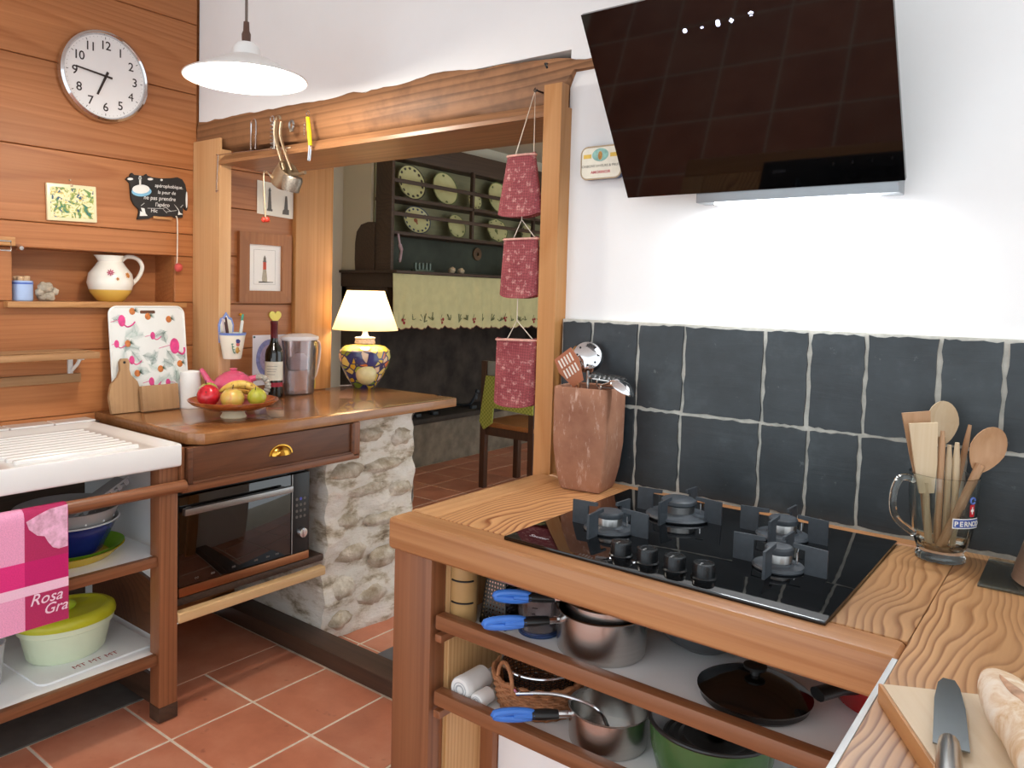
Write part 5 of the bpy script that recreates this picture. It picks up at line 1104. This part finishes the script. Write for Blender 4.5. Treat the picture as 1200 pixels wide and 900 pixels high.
m.v = [tuple(Vector(q)+Vector((0, 0, .0022*noise.noise(Vector(q)*60)))) for q in m.v]; part('loaf', m, M_crust, bg, angle=80)
m = MB(); sdb = Vector((-db.y, db.x, 0))
for i in range(3):
    c0 = pts[4+i*6]; m.slab(lambda u, v: c0+db*(.09*v)+sdb*(.012*math.sin(math.pi*v)*(u-.5)*1.2+(-.010+.02*v))+Z*(.0262-.004*abs(u-.5)), 6, 8, (0, 0, .0022))
part('score', m, plain('score_brown', '#c9a184', .95, .35, 50), bg, angle=70)
# ------------------------------------------------------------------ things on the shelves under the hob
S1, S2 = .7003, .5433
def bluehandle(t, p0, p1, steel=None, w=.011):
    A, B = Vector(p0), Vector(p1); d = (B-A).normalized(); m = MB(); m.tube([tuple(A), tuple(A+d*.03)], [.007, .007], 10); part('handle_neck', m, M_chrome, t)
    m = MB(); L = (B-A).length; m.tube([tuple(A+d*.025), tuple(A+d*.05), tuple(A+d*.075)], [.010, .012, .011], 12, flat=.8); part('handle_joint', m, M_black2, t)
    s_ = d.cross(Z).normalized(); q = []
    for k in range(24):
        a = 2*math.pi*k/24; q.append(tuple(A+d*(.07+(L-.07)*.5+(L-.07)*.5*math.cos(a))+Vector((0, 0, 1))*.0065*math.sin(a)))
    m = MB(); m.tube(q, .0075, 10, closed=True); m.tube([tuple(A+d*.07), tuple(A+d*(L*.75))], [.011, .008], 10, flat=.8); part('grip', m, M_blueplast, t, label='blue plastic grip')
def pan(name, lab, loc, r, h, hdir, hl, hz, cat='pan'):
    t = thing(name, lab, cat, loc); m = MB(); m.lathe([(0, 0), (r*.94, 0), (r*.985, .004), (r, .012), (r, h-.003), (r+.003, h), (r+.001, h+.001), (r-.0025, h-.002), (r-.0025, .008), (0, .005)], 56); part('pot', m, M_steel, t)
    d = Vector(hdir).normalized(); bluehandle(t, tuple(d*(r-.002)+Z*hz), tuple(d*(r+hl)+Z*(hz+hl*d.z*0+.002))); return t
pan('saucepan', 'large brushed steel saucepan with blue handle on the upper shelf', (2.143, -.468, S1), .084, .080, (-.62, -.785, 0), .145, .062, 'saucepan')
pan('saucepan', 'smaller steel saucepan nested in the large one on the upper shelf', (2.146, -.464, S1+.0076), .073, .090, (-.78, -.63, 0), .135, .0875, 'saucepan')
pan('saucepan', 'small steel saucepan with blue handle on the lower shelf', (2.176, -.490, S2), .073, .066, (-.712, -.702, 0), .142, .052, 'saucepan')
t = thing('serving_fork', 'steel serving fork handle resting in the small saucepan', 'fork', (2.163, -.475, S2+.075)); m = MB(); m.tube(spline([(-.12, -.128, .012), (-.06, -.08, .012), (.0, -.045, -.005), (.02, -.03, -.04)], 6), .0035, 8); m.tube([(-.115, -.125, .012), (-.125, -.12, .014)], .005, 8); part('shaft', m, M_chrome, t)
# glass measuring jug
t = thing('measuring_jug', 'clear plastic measuring jug with blue base ring', 'jug', (2.0095, -.4815, S1))
m = MB(); m.lathe([(0, .002), (.036, .002), (.040, .008), (.047, .11), (.0445, .11), (.038, .01), (0, .007)], 40); part('vessel', m, M_plastclear, t)
m = MB(); m.lathe([(.034, 0), (.041, 0), (.042, .006), (.039, .010), (.033, .004)], 36); part('base_ring', m, m_thin('blue_tint_plastic', '#9db8e6', bk=.25, body='#4f7fd0'), t)
m = MB()
for k in range(6): m.grid(lambda u, v: (.0436*math.cos(math.radians(-75+(14 if k % 2 else 9)*u)), .0436*math.sin(math.radians(-75+(14 if k % 2 else 9)*u)), .025+k*.012+.002*v), 5, 2)
part('scale_marks', m, M_ink, t)
# grater
t = thing('box_grater', 'steel box grater standing on the upper shelf', 'grater', (1.9305, -.500, S1), 0)
m = MB(); 
def fr(w, d, z): return [(-w, -d, z), (w, -d, z), (w, d, z), (-w, d, z)]
m._add(fr(.032, .03, .012)+fr(.022, .02, .118), [(0, 1, 5, 4), (1, 2, 6, 5), (2, 3, 7, 6), (3, 0, 4, 7), (4, 5, 6, 7)]); part('body', m, M_darksteel, t, angle=20)
m = MB()
for r in range(12):
    for c_ in range(7):
        f_ = r/13; w = (.032-.01*f_)*.8; zz = .018+r*.0078; dd_ = .030-.010*((zz-.012)/.106)
        m.box(-w+2*w*c_/6-.0016, -w+2*w*c_/6+.0016, -dd_-.0008, -dd_+.001, zz-.0018, zz+.0018)
        ww = (.030-.010*((zz-.012)/.106)); m.box(.032-.010*((zz-.012)/.106)-.001, .032-.010*((zz-.012)/.106)+.0008, -ww*.8+1.6*ww*c_/6-.0016, -ww*.8+1.6*ww*c_/6+.0016, zz-.0018, zz+.0018)
part('grating_tooth', m, M_chrome, t, kind='stuff')
m = MB(); m.box(-.0335, .0335, -.032, .032, .0, .012, .003); part('base_rim', m, M_darksteel, t)
m = MB(); m.tube(spline([(.0, -.016, .117), (.0, -.010, .126), (.0, .010, .126), (.0, .016, .117)], 5), .005, 8); part('handle', m, M_black2, t)
t = thing('storage_jar', 'brown wooden jar with two black metal clips by the counter leg', 'jar', (1.8665, -.5445, S1)); m = MB(); m.lathe([(0, 0), (.027, 0), (.028, .004), (.028, .128), (.025, .130), (0, .130)], 32); part('body', m, plain('brown_jar', '#b08a58', .45, .12, 15), t)
for z in (.045, .09): part('clip', MB().tube(arc((0, 0, z), .0285, -110, -10, 12, X, Y), .002, 6), M_black, t)
# wok, black lidded pan, red pan
t = thing('wok', 'dark grey wok at the back of the upper shelf', 'wok', (2.285, -.325, S1)); m = MB(); m.lathe([(0, 0), (.04, 0), (.07, .018), (.094, .05), (.102, .075), (.098, .075), (.09, .055), (.065, .02), (0, .004)], 44); part('bowl', m, M_steelgrey, t)
m = MB(); m.tube([(.085, -.05, .066), (.105, -.062, .07), (.13, -.077, .072)], [.010, .012, .012], 10, flat=.7); part('handle', m, M_black2, t)
t = thing('lidded_pan', 'black low pan with domed dark lid on the upper shelf', 'pan', (2.432, -.466, S1)); m = MB(); m.lathe([(0, 0), (.08, 0), (.087, .006), (.089, .016), (0, .016)], 48); part('pan', m, M_black2, t)
m = MB(); m.lathe([(.091, .016), (.092, .019), (.083, .025), (.056, .038), (.03, .044), (0, .046)], 48); l_ = part('lid', m, plain('black_brown_lid', '#14100e', .12, .1, coat=.6), t)
m = MB(); m.lathe([(.008, .044), (.008, .052), (.018, .056), (.019, .061), (.012, .064), (0, .064)], 24); q = bpy.data.objects.new('knob', m.mesh('knob', M_black2)); COL.objects.link(q); q.parent = l_
t = thing('frying_pan', 'red enamel frying pan with black handle at the end of the upper shelf', 'pan', (2.622, -.315, S1)); m = MB(); m.lathe([(0, 0), (.09, 0), (.1, .006), (.118, .055), (.12, .058), (.116, .057), (.095, .008), (0, .005)], 48); part('pan', m, M_red, t)
m = MB(); m.tube([(-.045, -.098, .048), (-.065, -.125, .054), (-.088, -.165, .052)], [.010, .014, .015], 12, flat=.7); part('handle', m, M_black2, t)
# lower shelf: jars, wicker basket, frying basket, green pot
for (x, y, r, L, lab) in ((1.8835, -.571, .0255, .075, 'larger white plastic pot lying on its side on the lower shelf'), (1.9262, -.571, .0165, .040, 'smaller white tube lying on its side on the lower shelf')):
    t = thing('plastic_pot', lab, 'pot', (x, y, S2)); m = MB(); m.M = Matrix.Translation((0, 0, r)) @ Matrix.Rotation(math.pi/2, 4, 'X'); m.lathe([(0, 0), (r*.9, 0), (r, -.004), (r, -.018), (r*.96, -.0185), (r*.96, -L), (0, -L)], 28); part('pot', m, M_whiteplast, t)
    m = MB(); m.M = Matrix.Translation((0, 0, r)) @ Matrix.Rotation(math.pi/2, 4, 'X'); m.lathe([(r*.42, 0), (r*.42, .0012), (r*.30, .0012), (r*.3, 0)], 20); m.lathe([(r*.62, 0), (r*.62, .0008), (r*.55, .0008)], 20); part('lid_ring', m, M_greyplast, t)
wk = thing('wicker_basket', 'round brown wicker basket on the lower shelf', 'basket', (2.000, -.462, S2)); rs = random.Random(5)
M_wick = plain('wicker', '#a8704a', .7, .3, 60)
m = MB(); m.lathe([(0, 0), (.078, 0), (.079, .004), (0, .004)], 32); part('base', m, M_wick, wk)
for k in range(9):
    r = .079+.010*k/8; z = .004+k*.0062; ph = (k % 2)*math.pi
    pts = [((r+.0022*math.cos(24*a/2*2+ph))*math.cos(a), (r+.0022*math.cos(24*a/2*2+ph))*math.sin(a), z) for a in [2*math.pi*i/96 for i in range(96)]]
    part('weave_band', MB().tube(pts, .0034, 6, closed=True), M_wick, wk)
for k in range(24):
    a = 2*math.pi*k/24; part('stake', MB().tube([(.079*math.cos(a), .079*math.sin(a), .002), (.089*math.cos(a), .089*math.sin(a), .062)], .0022, 5), M_wick, wk)
pts = [(.091*math.cos(a), .091*math.sin(a), .063+.002*math.sin(a*18)) for a in [2*math.pi*i/90 for i in range(90)]]
part('rim', MB().tube(pts, .0055, 8, closed=True), M_wick, wk)
m = MB().tube(arc((-.02, -.088, .06), .03, 0, 180, 14, Vector((-.9, .42, 0)), Z, .045), .004, 8); part('handle', m, M_wick, wk)
fb = thing('frying_basket', 'round wire mesh frying basket sitting in the wicker basket', 'basket', (2.001, -.462, S2+.026))
m = MB(); R0, R1, H_ = .066, .077, .058
for k in range(44):
    a = 2*math.pi*k/44; m.tube([(R0*math.cos(a), R0*math.sin(a), 0), (R1*math.cos(a+.06), R1*math.sin(a+.06), H_)], .0008, 4, cap=False)
for k in range(9):
    z = H_*k/9; r = R0+(R1-R0)*k/9; m.tube([(r*math.cos(a), r*math.sin(a), z) for a in [2*math.pi*i/36 for i in range(36)]], .0008, 4, closed=True)
for k in range(-8, 9):
    x = k*.008; l = math.sqrt(max(0, R0*R0-x*x)); m.tube([(x, -l, 0), (x, l, 0)], .0008, 4, cap=False); m.tube([(-l, x, 0), (l, x, 0)], .0008, 4, cap=False)
part('wire_mesh', m, M_darksteel, fb, kind='stuff')
part('rim', MB().tube([(R1*math.cos(a), R1*math.sin(a), H_) for a in [2*math.pi*i/48 for i in range(48)]], .003, 8, closed=True), M_chrome, fb)
gp = thing('enamel_pot', 'green enamel pot with white inside on the lower shelf', 'pot', (2.362, -.464, S2)); r, h = .106, .098
m = MB(); m.lathe([(0, 0), (r*.78, 0), (r*.86, .006), (r*.97, .05), (r, h-.004)], 52); part('body', m, M_green, gp)
m = MB(); m.lathe([(r-.002, h-.004), (r-.004, .06), (r*.83, .01), (0, .006)], 52); part('inside', m, M_whiteenamel, gp)
m = MB(); m.tube([(r*math.cos(a), r*math.sin(a), h-.002) for a in [2*math.pi*i/64 for i in range(64)]], .0038, 8, closed=True); part('black_rim', m, M_black2, gp)
ld = thing('pot_lid', 'grey grooved lid with black knob lying inside the green pot', 'lid', (2.368, -.462, S2+.058)); m = MB(); m.lathe([(0, 0), (.086, 0), (.088, .004), (.084, .006), (.078, .004), (.07, .008), (.062, .006), (.054, .011), (.046, .009), (.03, .014), (0, .015)], 48); part('disc', m, M_darksteel, ld)
m = MB(); m.lathe([(.007, .014), (.007, .02), (.016, .024), (.016, .03), (0, .032)], 24); part('knob', m, M_black2, ld)
# ------------------------------------------------------------------ kitchen tools hanging from the beam
wr = MB(); wr.tube(spline([(.205, -.045, 1.735), (.20, -.04, 1.745), (.205, -.038, 1.86), (.212, -.04, 1.868), (.40, -.05, 1.862), (.60, -.055, 1.852), (.66, -.05, 1.852)], 8), .0022, 6); wr.tube([(.205, -.045, 1.735), (.212, -.05, 1.728), (.218, -.044, 1.735)], .0022, 6)
solo('wire_rail', wr, M_steel, 'thin bent wire rail running from the pine post under the beam', 'rail')
m = MB(); m.tube([(.430, -.05, 1.866)]+arc((.4445, -.05, 1.957), .0145, 180, 0, 10, X, Z)+[(.459, -.05, 1.866)], .003, 8); solo('wire_loop', m, M_chrome, 'tall narrow hairpin loop of steel wire under the beam', 'tool')
t = thing('corkscrew', 'old steel corkscrew hanging on the beam', 'corkscrew', (.553, -.05, 1.855)); m = MB(); m.tube(arc((0, 0, .105), .010, -80, 260, 16, X, Z), .002, 6); part('ring', m, M_steel, t)
m = MB(); m.tube([(.008*math.cos(i*.9), .004*math.sin(i*.9), .095-i*.0019) for i in range(50)], .0016, 5); m.tube([(.008, 0, .095), (.012, 0, .0)], .003, 6); part('worm', m, M_alu, t)
m = MB(); m.tube(arc((.655, -.046, 1.928), .0115, 0, 350, 18, X, Z, .015), .0042, 8); m.box(.647, .663, -.049, -.043, 1.906, 1.914, .002); solo('bottle_opener', m, M_alu, 'small ring-shaped metal bottle opener on the beam', 'opener')
t = thing('potato_ricer', 'aged metal potato ricer with long handles hanging from the beam', 'ricer', (.65, -.075, 1.72))
m = MB()
for x0_, x1_, y0_, b in ((-.035, .01, .0, 0), (-.025, .035, .01, 0), (-.03, .02, -.01, 0)): m.tube(spline([(x0_, y0_, .22), (x0_-.004, y0_, .17), ((x0_+x1_)/2, y0_, .10), (x1_, y0_, .05)], 6), .006, 8, flat=.6)
m.tube(arc((-.03, 0, .225), .012, 0, 180, 10, X, Z), .004, 8); part('handle', m, M_agedmetal, t)
m = MB(); m.M = Matrix.Translation((.0, 0, .03)) @ Matrix.Rotation(.9, 4, 'Y'); m.lathe([(0, -.03), (.034, -.03), (.038, .0), (.038, .04), (.035, .04), (.034, .0), (0, -.024)], 28); part('basket', m, M_agedmetal, t)
m = MB(); m.M = Matrix.Translation((.045, .0, .0)) @ Matrix.Rotation(.35, 4, 'Y'); m.lathe([(0, -.025), (.03, -.02), (.034, .02), (.03, .03), (0, .03)], 24); part('press_cup', m, plain('grey_wire_cup', '#8f8579', .4, .3, 120, metal=.8), t)
m = MB(); m.tube([(.05, 0, .035), (.09, -.01, .03), (.135, -.015, .032)], [.006, .005, .006], 8); part('lever', m, M_agedmetal, t)
t = thing('peeler', 'bright yellow handled peeler hanging on the beam', 'peeler', (.752, -.045, 1.80)); m = MB(); m.tube([(-.012, 0, .145), (-.004, 0, .10), (.002, 0, .05)], [.0075, .0085, .0075], 10, flat=.7); part('handle', m, M_yellow, t)
m = MB(); m.tube([(.002, 0, .05), (-.004, 0, .0)], [.007, .006], 8, flat=.5); m.tube([(.006, -.003, .045), (.002, -.003, .005)], .0025, 6); part('blade', m, M_chrome, t)
m = MB(); m.tube(arc((-.012, 0, .158), .008, 0, 340, 12, X, Z), .0015, 6); m.tube([(-.03+.003*math.sin(i*1.6), 0, .13-i*.0025) for i in range(20)], .0013, 5); part('hanging_ring', m, M_steel, t)
t = thing('tongs', 'thin metal tongs tipped with red balls hanging below the ricer', 'tongs', (.60, -.118, 1.59)); m = MB(); m.tube(spline([(.03, 0, .165), (.012, 0, .172), (.0, 0, .16), (.012, 0, .02)], 6), .003, 6); m.tube(spline([(.03, 0, .165), (.038, .004, .155), (.036, .012, .145)], 5), .003, 6); part('wire', m, M_agedmetal, t)
for x in (.004, .022): part('tip', MB().ball((x, 0, .012), .0095, 12, 8), plain('tip_red', '#cc3a28', .4), t)
# ------------------------------------------------------------------ three woven bags
def m_weave():
    n = NT('woven_straw'); v = n.obj((1, 1, 1)); br = n.n('ShaderNodeTexChecker'); br.inputs['Scale'].default_value = 190
    mp = n.n('ShaderNodeMapping'); mp.inputs['Rotation'].default_value = (0, .75, 0); n.l(v, mp.inputs[0]); n.l(mp.outputs[0], br.inputs['Vector'])
    f = n.noise(v, 60, 5, .7); g = n.noise(v, 9, 3, .6)
    c = n.ramp(g, [(.35, '#82303a'), (.6, '#9a4a4e'), (.75, '#ae6e6a')]); c = n.mix(n.ramp(f, [(.53, (0, 0, 0, 1)), (.64, (.7, .7, .7, 1))]), c, '#d8a8a0')
    k = n.mix(br.outputs[1], (.78, .78, .78, 1), (1.1, 1.1, 1.1, 1)); n.base(n.mix(1.0, c, k, 'MULTIPLY')); n.set(rough=.8); n.bump(br.outputs[1], .5, .002); return n.m
M_weave = m_weave()
for (cx, wt, wb, zt, zbt, lab, tilt) in ((1.614, .044, .072, 1.743, 1.588, 'topmost red woven straw bag hanging beside the post', 0), (1.620, .055, .064, 1.520, 1.370, 'middle red woven straw bag hanging beside the post', .02), (1.614, .066, .068, 1.248, 1.074, 'lowest red woven straw bag hanging beside the post', .05)):
    t = thing('woven_bag', lab, 'bag', (cx, -.031, zbt), group='woven bags on a string'); h = zt-zbt; m = MB()
    def bagp(u, v):
        w = wb+(wt-wb)*v; a = 2*math.pi*u; c, s = math.cos(a), math.sin(a); dpt = .020*(1-.35*v)
        cx_ = w*(abs(c)**.7)*(1 if c > 0 else -1); return (cx_, dpt*(abs(s)**.8)*(1 if s > 0 else -1), h*v+tilt*cx_*.6-(.012*(1-(c*c)) if v < .01 else 0)+.004*math.cos(a*2)*(v > .99))
    m.grid(bagp, 40, 14, cu=True); b_ = [bagp(i/40, 0) for i in range(40)]; m._add(b_, [tuple(range(39, -1, -1))]); m.grid(lambda u, v: Vector(bagp(u, 1))*Vector((1, 1, 1)) if v == 0 else (Vector(bagp(u, 1)).x*.96, Vector(bagp(u, 1)).y*.9, bagp(u, 1)[2]-.03), 40, 2, cu=True); part('body', m, M_weave, t, angle=60)
    m = MB(); m.tube([tuple(Vector(bagp(i/60, .985))*Vector((1.02, 1.06, 1))) for i in range(60)], .003, 6, closed=True); part('rim', m, plain('bag_rim', '#d9a79a', .8, .2, 90), t)
    m = MB(); ax0 = .038 if zt > 1.7 else .0
    m.tube([(-wt*.5, 0, h-.004), (ax0, .0, h+(.165 if zt > 1.7 else .05)), (wt*.9, 0, h-.004)], .0016, 6)
    if zt < 1.7: m.tube([(.0, 0, h+.05), (.0, 0, h+(.066 if zt > 1.4 else .12))], .0014, 6)
    part('string', m, M_string, t)
m = MB(); m.cyl((1.655, .002, 1.908), (1.655, -.034, 1.908), .0025, 8); m.tube(arc((1.655, -.034, 1.908), .005, 90, 380, 12, X, Z), .0015, 6); solo('nail', m, M_black, 'small dark nail in the beam carrying the bags', 'nail')
# ------------------------------------------------------------------ chair with green cloth
ch = thing('dining_chair', 'dark wooden chair standing before the fireplace', 'chair', (-.29, 2.78, 0))
for (x, y, h) in ((-.50, 2.57, .90), (-.09, 2.57, .90), (-.50, 2.98, .44), (-.09, 2.98, .44)):
    m = MB(); m.box(x-.022, x+.022, y-.022, y+.022, 0, h, .004); part('leg', m, M_chairwood, ch, world=True, center=True)
part('seat', MB().box(-.525, -.065, 2.55, 3.01, .44, .475, .008), M_seatwood, ch, world=True); part('apron', MB().box(-.50, -.09, 2.56, 2.575, .38, .44), M_chairwood, ch, world=True)
m = MB(); m.box(-.478, -.112, 2.558, 2.58, .80, .90, .008); part('crest_rail', m, plain('grey_green_paint', '#8c918c', .5, .1), ch, world=True)
m = MB(); m.box(-.478, -.112, 2.56, 2.578, .62, .665, .004); part('back_rail', m, M_chairwood, ch, world=True)
for k in range(3): part('back_slat', MB().box(-.40+k*.10, -.355+k*.10, 2.562, 2.576, .665, .80, .003), plain('slat_grey', '#7a7f7a', .5, .1), ch, world=True, center=True)
cpoly = [(-.47, .80), (-.07, .80), (-.07, .565), (-.40, .58), (-.41, .47), (-.48, .42), (-.52, .475)]
m = MB(); m.prism(cpoly, (0, 2.535, 0), X, Z, Y*.012); n = NT('green_checked_cloth'); v = n.obj(); br = n.n('ShaderNodeTexChecker'); br.inputs['Scale'].default_value = 70; n.l(v, br.inputs['Vector']); n.base(n.mix(br.outputs[1], '#8f9a3c', '#b2b65a')); n.set(rough=.9)
solo('green_cloth', m, n.m, 'olive green checked cloth hanging over the chair back', 'cloth')
# ------------------------------------------------------------------ plate rack with plates
rk = thing('plate_rack', 'dark wooden plate rack above the far fireplace', 'plate rack', (-1.2, 3.3, 1.78))
part('side_board', MB().box(-1.245, -1.085, 2.195, 2.225, 1.52, 2.33, .004), M_rackwood, rk, world=True)
part('back_board', MB().box(-1.30, -1.285, 2.225, 4.5, 1.52, 2.42), M_rackback, rk, world=True)
part('top_board', MB().box(-1.285, -1.15, 2.225, 4.5, 2.33, 2.48, .004), M_rackwood, rk, world=True)
for z in (2.035, 1.790): part('shelf', MB().box(-1.285, -1.09, 2.225, 4.5, z-.012, z+.012, .003), M_rackwood, rk, world=True, center=True)
for z in (2.160, 1.925): part('rail', MB().box(-1.105, -1.088, 2.225, 4.5, z-.014, z+.014, .003), M_rackwood, rk, world=True, center=True)
for y in (3.12, 3.98): part('divider', MB().box(-1.12, -1.09, y-.012, y+.012, 1.80, 2.33, .002), M_rackwood, rk, world=True, center=True)
part('dark_panel', MB().box(-1.285, -1.275, 2.225, 4.5, 1.525, 1.778), plain('dark_green_panel', '#3a4034', .6, .3, 6), rk, world=True)
cream = plain('plate_glaze', '#d8d39a', .2, .06, 12, coat=.3); pats = {'dark': plain('plate_dark_pattern', '#4a4436', .3, .3, 80), 'blue': plain('plate_blue_pattern', '#2e3c5a', .3, .3, 80), 'green': plain('plate_green_pattern', '#6f7a44', .3, .3, 80), 'red': plain('plate_red_pattern', '#a05a3c', .3, .2, 80)}
def plate(y, zbase, r, pat, lab, spots=14, seg=40, pat2=None, sy=1.12):
    t = thing('plate', lab, 'plate', (-1.175, y, zbase+.0005), rot=(0, -.20, 0), group='plates in the rack')
    MR = Matrix.Translation((0, 0, r)) @ Matrix.Rotation(math.pi/2, 4, 'Y'); m = MB(); m.M = MR
    m.lathe([(0, 0), (r*.55, 0), (r*.66, .006), (r, .018), (r, .021), (r*.67, .010), (r*.56, .004), (0, .004)], seg, sy=sy); part('dish', m, cream, t, angle=30)
    m = MB(); m.M = MR; m.lathe([(r*.945, .0203), (r*1.004, .0225), (r*.945, .0206)], seg, sy=sy); part('rim_line', m, pats[pat], t)
    m = MB(); m.M = MR
    for k in range(spots):
        a = 2*math.pi*k/spots; m.ball((r*.82*math.cos(a), sy*r*.82*math.sin(a), .0155), (r*.10, r*.115, .0014), 10, 6)
    part('rim_pattern', m, pats[pat], t, kind='stuff')
    if pat2:
        m = MB(); m.M = MR; m.ball((0, 0, .0045), (r*.16, r*.2, .001), 12, 6); m.ball((r*.2, r*.1, .0045), (r*.1, r*.08, .001), 12, 6); part('centre_motif', m, pats[pat2], t)
plate(2.50, 2.047, .132, 'dark', 'cream plate with dark flower border, first in the upper rack row'); plate(2.88, 2.047, .130, 'green', 'plain cream plate with green edge sprigs in the upper rack row', 4)
plate(3.24, 2.047, .075, 'dark', 'small patterned saucer in the upper rack row', 10); plate(3.58, 2.047, .135, 'green', 'large ribbed cream plate in the upper rack row', 5)
plate(2.56, 1.802, .104, 'blue', 'large plate with blue and red ring border in the lower rack row', 15, 40, 'red', sy=1.4); plate(3.02, 1.802, .095, 'green', 'small pale green dish in the lower rack row', 6)
plate(3.56, 1.802, .104, 'green', 'octagonal patterned platter in the lower rack row', 10, 8, 'green', sy=1.4); plate(4.02, 1.802, .10, 'dark', 'cream plate half hidden by the woven bag in the lower rack row', 8)
# valance with cherries
va = thing('mantel_valance', 'cream scalloped curtain valance with embroidered cherries under the mantel', 'valance', (-1.03, 3.3, 1.1))
def val(u, v):
    y = 2.175+u*2.3; fold = .012*math.sin(u*95+2*math.sin(u*13))*(.3+.7*v); sc = .020*abs(math.sin(u*2.3*math.pi/.19))+.010*abs(math.sin(u*2.3*math.pi/.063))
    bot = 1.495-.365-.03*u; return (-1.04+fold+.01*v, y, 1.497+(bot-sc-1.497)*v)
m = MB(); m.slab(val, 220, 8, (.0025, 0, 0)); part('cloth', m, plain('cream_cloth', '#d6cf9c', .9, .06, 14), va, world=True, angle=70)
m = MB(); m.tube([tuple(Vector(val(i/219, 1))+Vector((.0015, 0, 0))) for i in range(220)], .0035, 5); part('edging', m, plain('brown_edging', '#8a5a48', .9), va, world=True)
m = MB(); m2 = MB(); rs = random.Random(2)
for k in range(11):
    u = .05+k*.088
    p = Vector(val(u, .84))+Vector((.004, 0, 0))
    if k % 2 == 0:
        for dy, dz in ((-.014, 0), (.014, .004), (0, -.02)): m.ball((p.x, p.y+dy, p.z+dz), (.004, .012, .012), 10, 6)
        m2.tube([(p.x, p.y, p.z+.04), (p.x, p.y-.012, p.z+.01)], .002, 5)
    else:
        for j in range(7): a = rs.uniform(.3, 2.9); l = rs.uniform(.03, .07); m2.tube([(p.x, p.y, p.z-.02), (p.x, p.y+l*math.cos(a), p.z-.02+l*math.sin(a))], [.002, .0035], 5)
    u2 = u+.044
    if u2 < .98:
        p = Vector(val(u2, .8))+Vector((.004, 0, 0))
        for j in range(6): a = rs.uniform(.2, 2.9); l = rs.uniform(.02, .06); m2.tube([(p.x, p.y, p.z-.02), (p.x, p.y+l*math.cos(a), p.z-.02+l*math.sin(a))], [.002, .0035], 5)
part('cherries', m, plain('cherry_red', '#a02c34', .8), va, world=True); part('sprigs', m2, plain('sprig_olive', '#6d7350', .9), va, world=True)
# small things on the mantel shelf
for k, (y, r, lab) in enumerate(((2.86, .026, 'round cream shell on the mantel shelf, next to the green box'), (2.97, .024, 'spiky cream shell on the mantel shelf'))):
    m = MB().ball((-1.08, y, 1.5205+r*.95), (r, r*1.2, r*.9), 14, 10, .4, 4, k+3); solo('shell', m, plain('cream_shell', '#cdb99a', .6, .2, 60), lab, 'shell')
m = MB(); m.box(-1.10, -1.05, 2.42, 2.62, 1.5205, 1.535, .002)
for k in range(5): m.cyl((-1.075, 2.44+k*.04, 1.53), (-1.075, 2.44+k*.04, 1.585), .011, 10)
solo('bottle_row', m, plain('green_grey_glass', '#5a6a5c', .2, .2, 30), 'row of tiny green-grey bottles in a holder on the mantel shelf', 'ornament')
m = MB(); m.M = Matrix.Translation((-1.272, 3.40, 1.70)) @ Matrix.Rotation(math.pi/2, 4, 'Y'); m.lathe([(.016, 0), (.052, 0), (.055, .006), (.052, .014), (.016, .014), (.016, 0)], 28); solo('wooden_ring', m, plain('ring_brown', '#6b5138', .6, .15), 'thick brown wooden ring hanging below the plate rack', 'ornament')
m = MB(); m.tube(spline([(-1.07, 2.25, 1.78), (-1.06, 2.26, 1.70), (-1.065, 2.28, 1.66), (-1.07, 2.27, 1.58)], 6), [.008]*6+[.014]*6+[.010]*6+[.006], 8); solo('ribbon', m, plain('mauve_ribbon', '#b59aa0', .8, .15), 'small mauve ribbon hanging at the rack side', 'ribbon')
m = MB(); rs = random.Random(9)
for k in range(60):
    a = rs.uniform(0, 6.28); b = rs.uniform(.2, 1.4); l = rs.uniform(.05, .12); m.tube([(-1.08, 3.72, 1.53), (-1.08+l*.4*math.cos(a), 3.72+l*1.2*math.cos(a+.6), 1.53+l*math.sin(b))], [.002, .004], 4)
solo('dried_plant', m, plain('dried_green', '#7c8a54', .8, .2), 'dry green sprig bunch on the mantel shelf', 'plant')
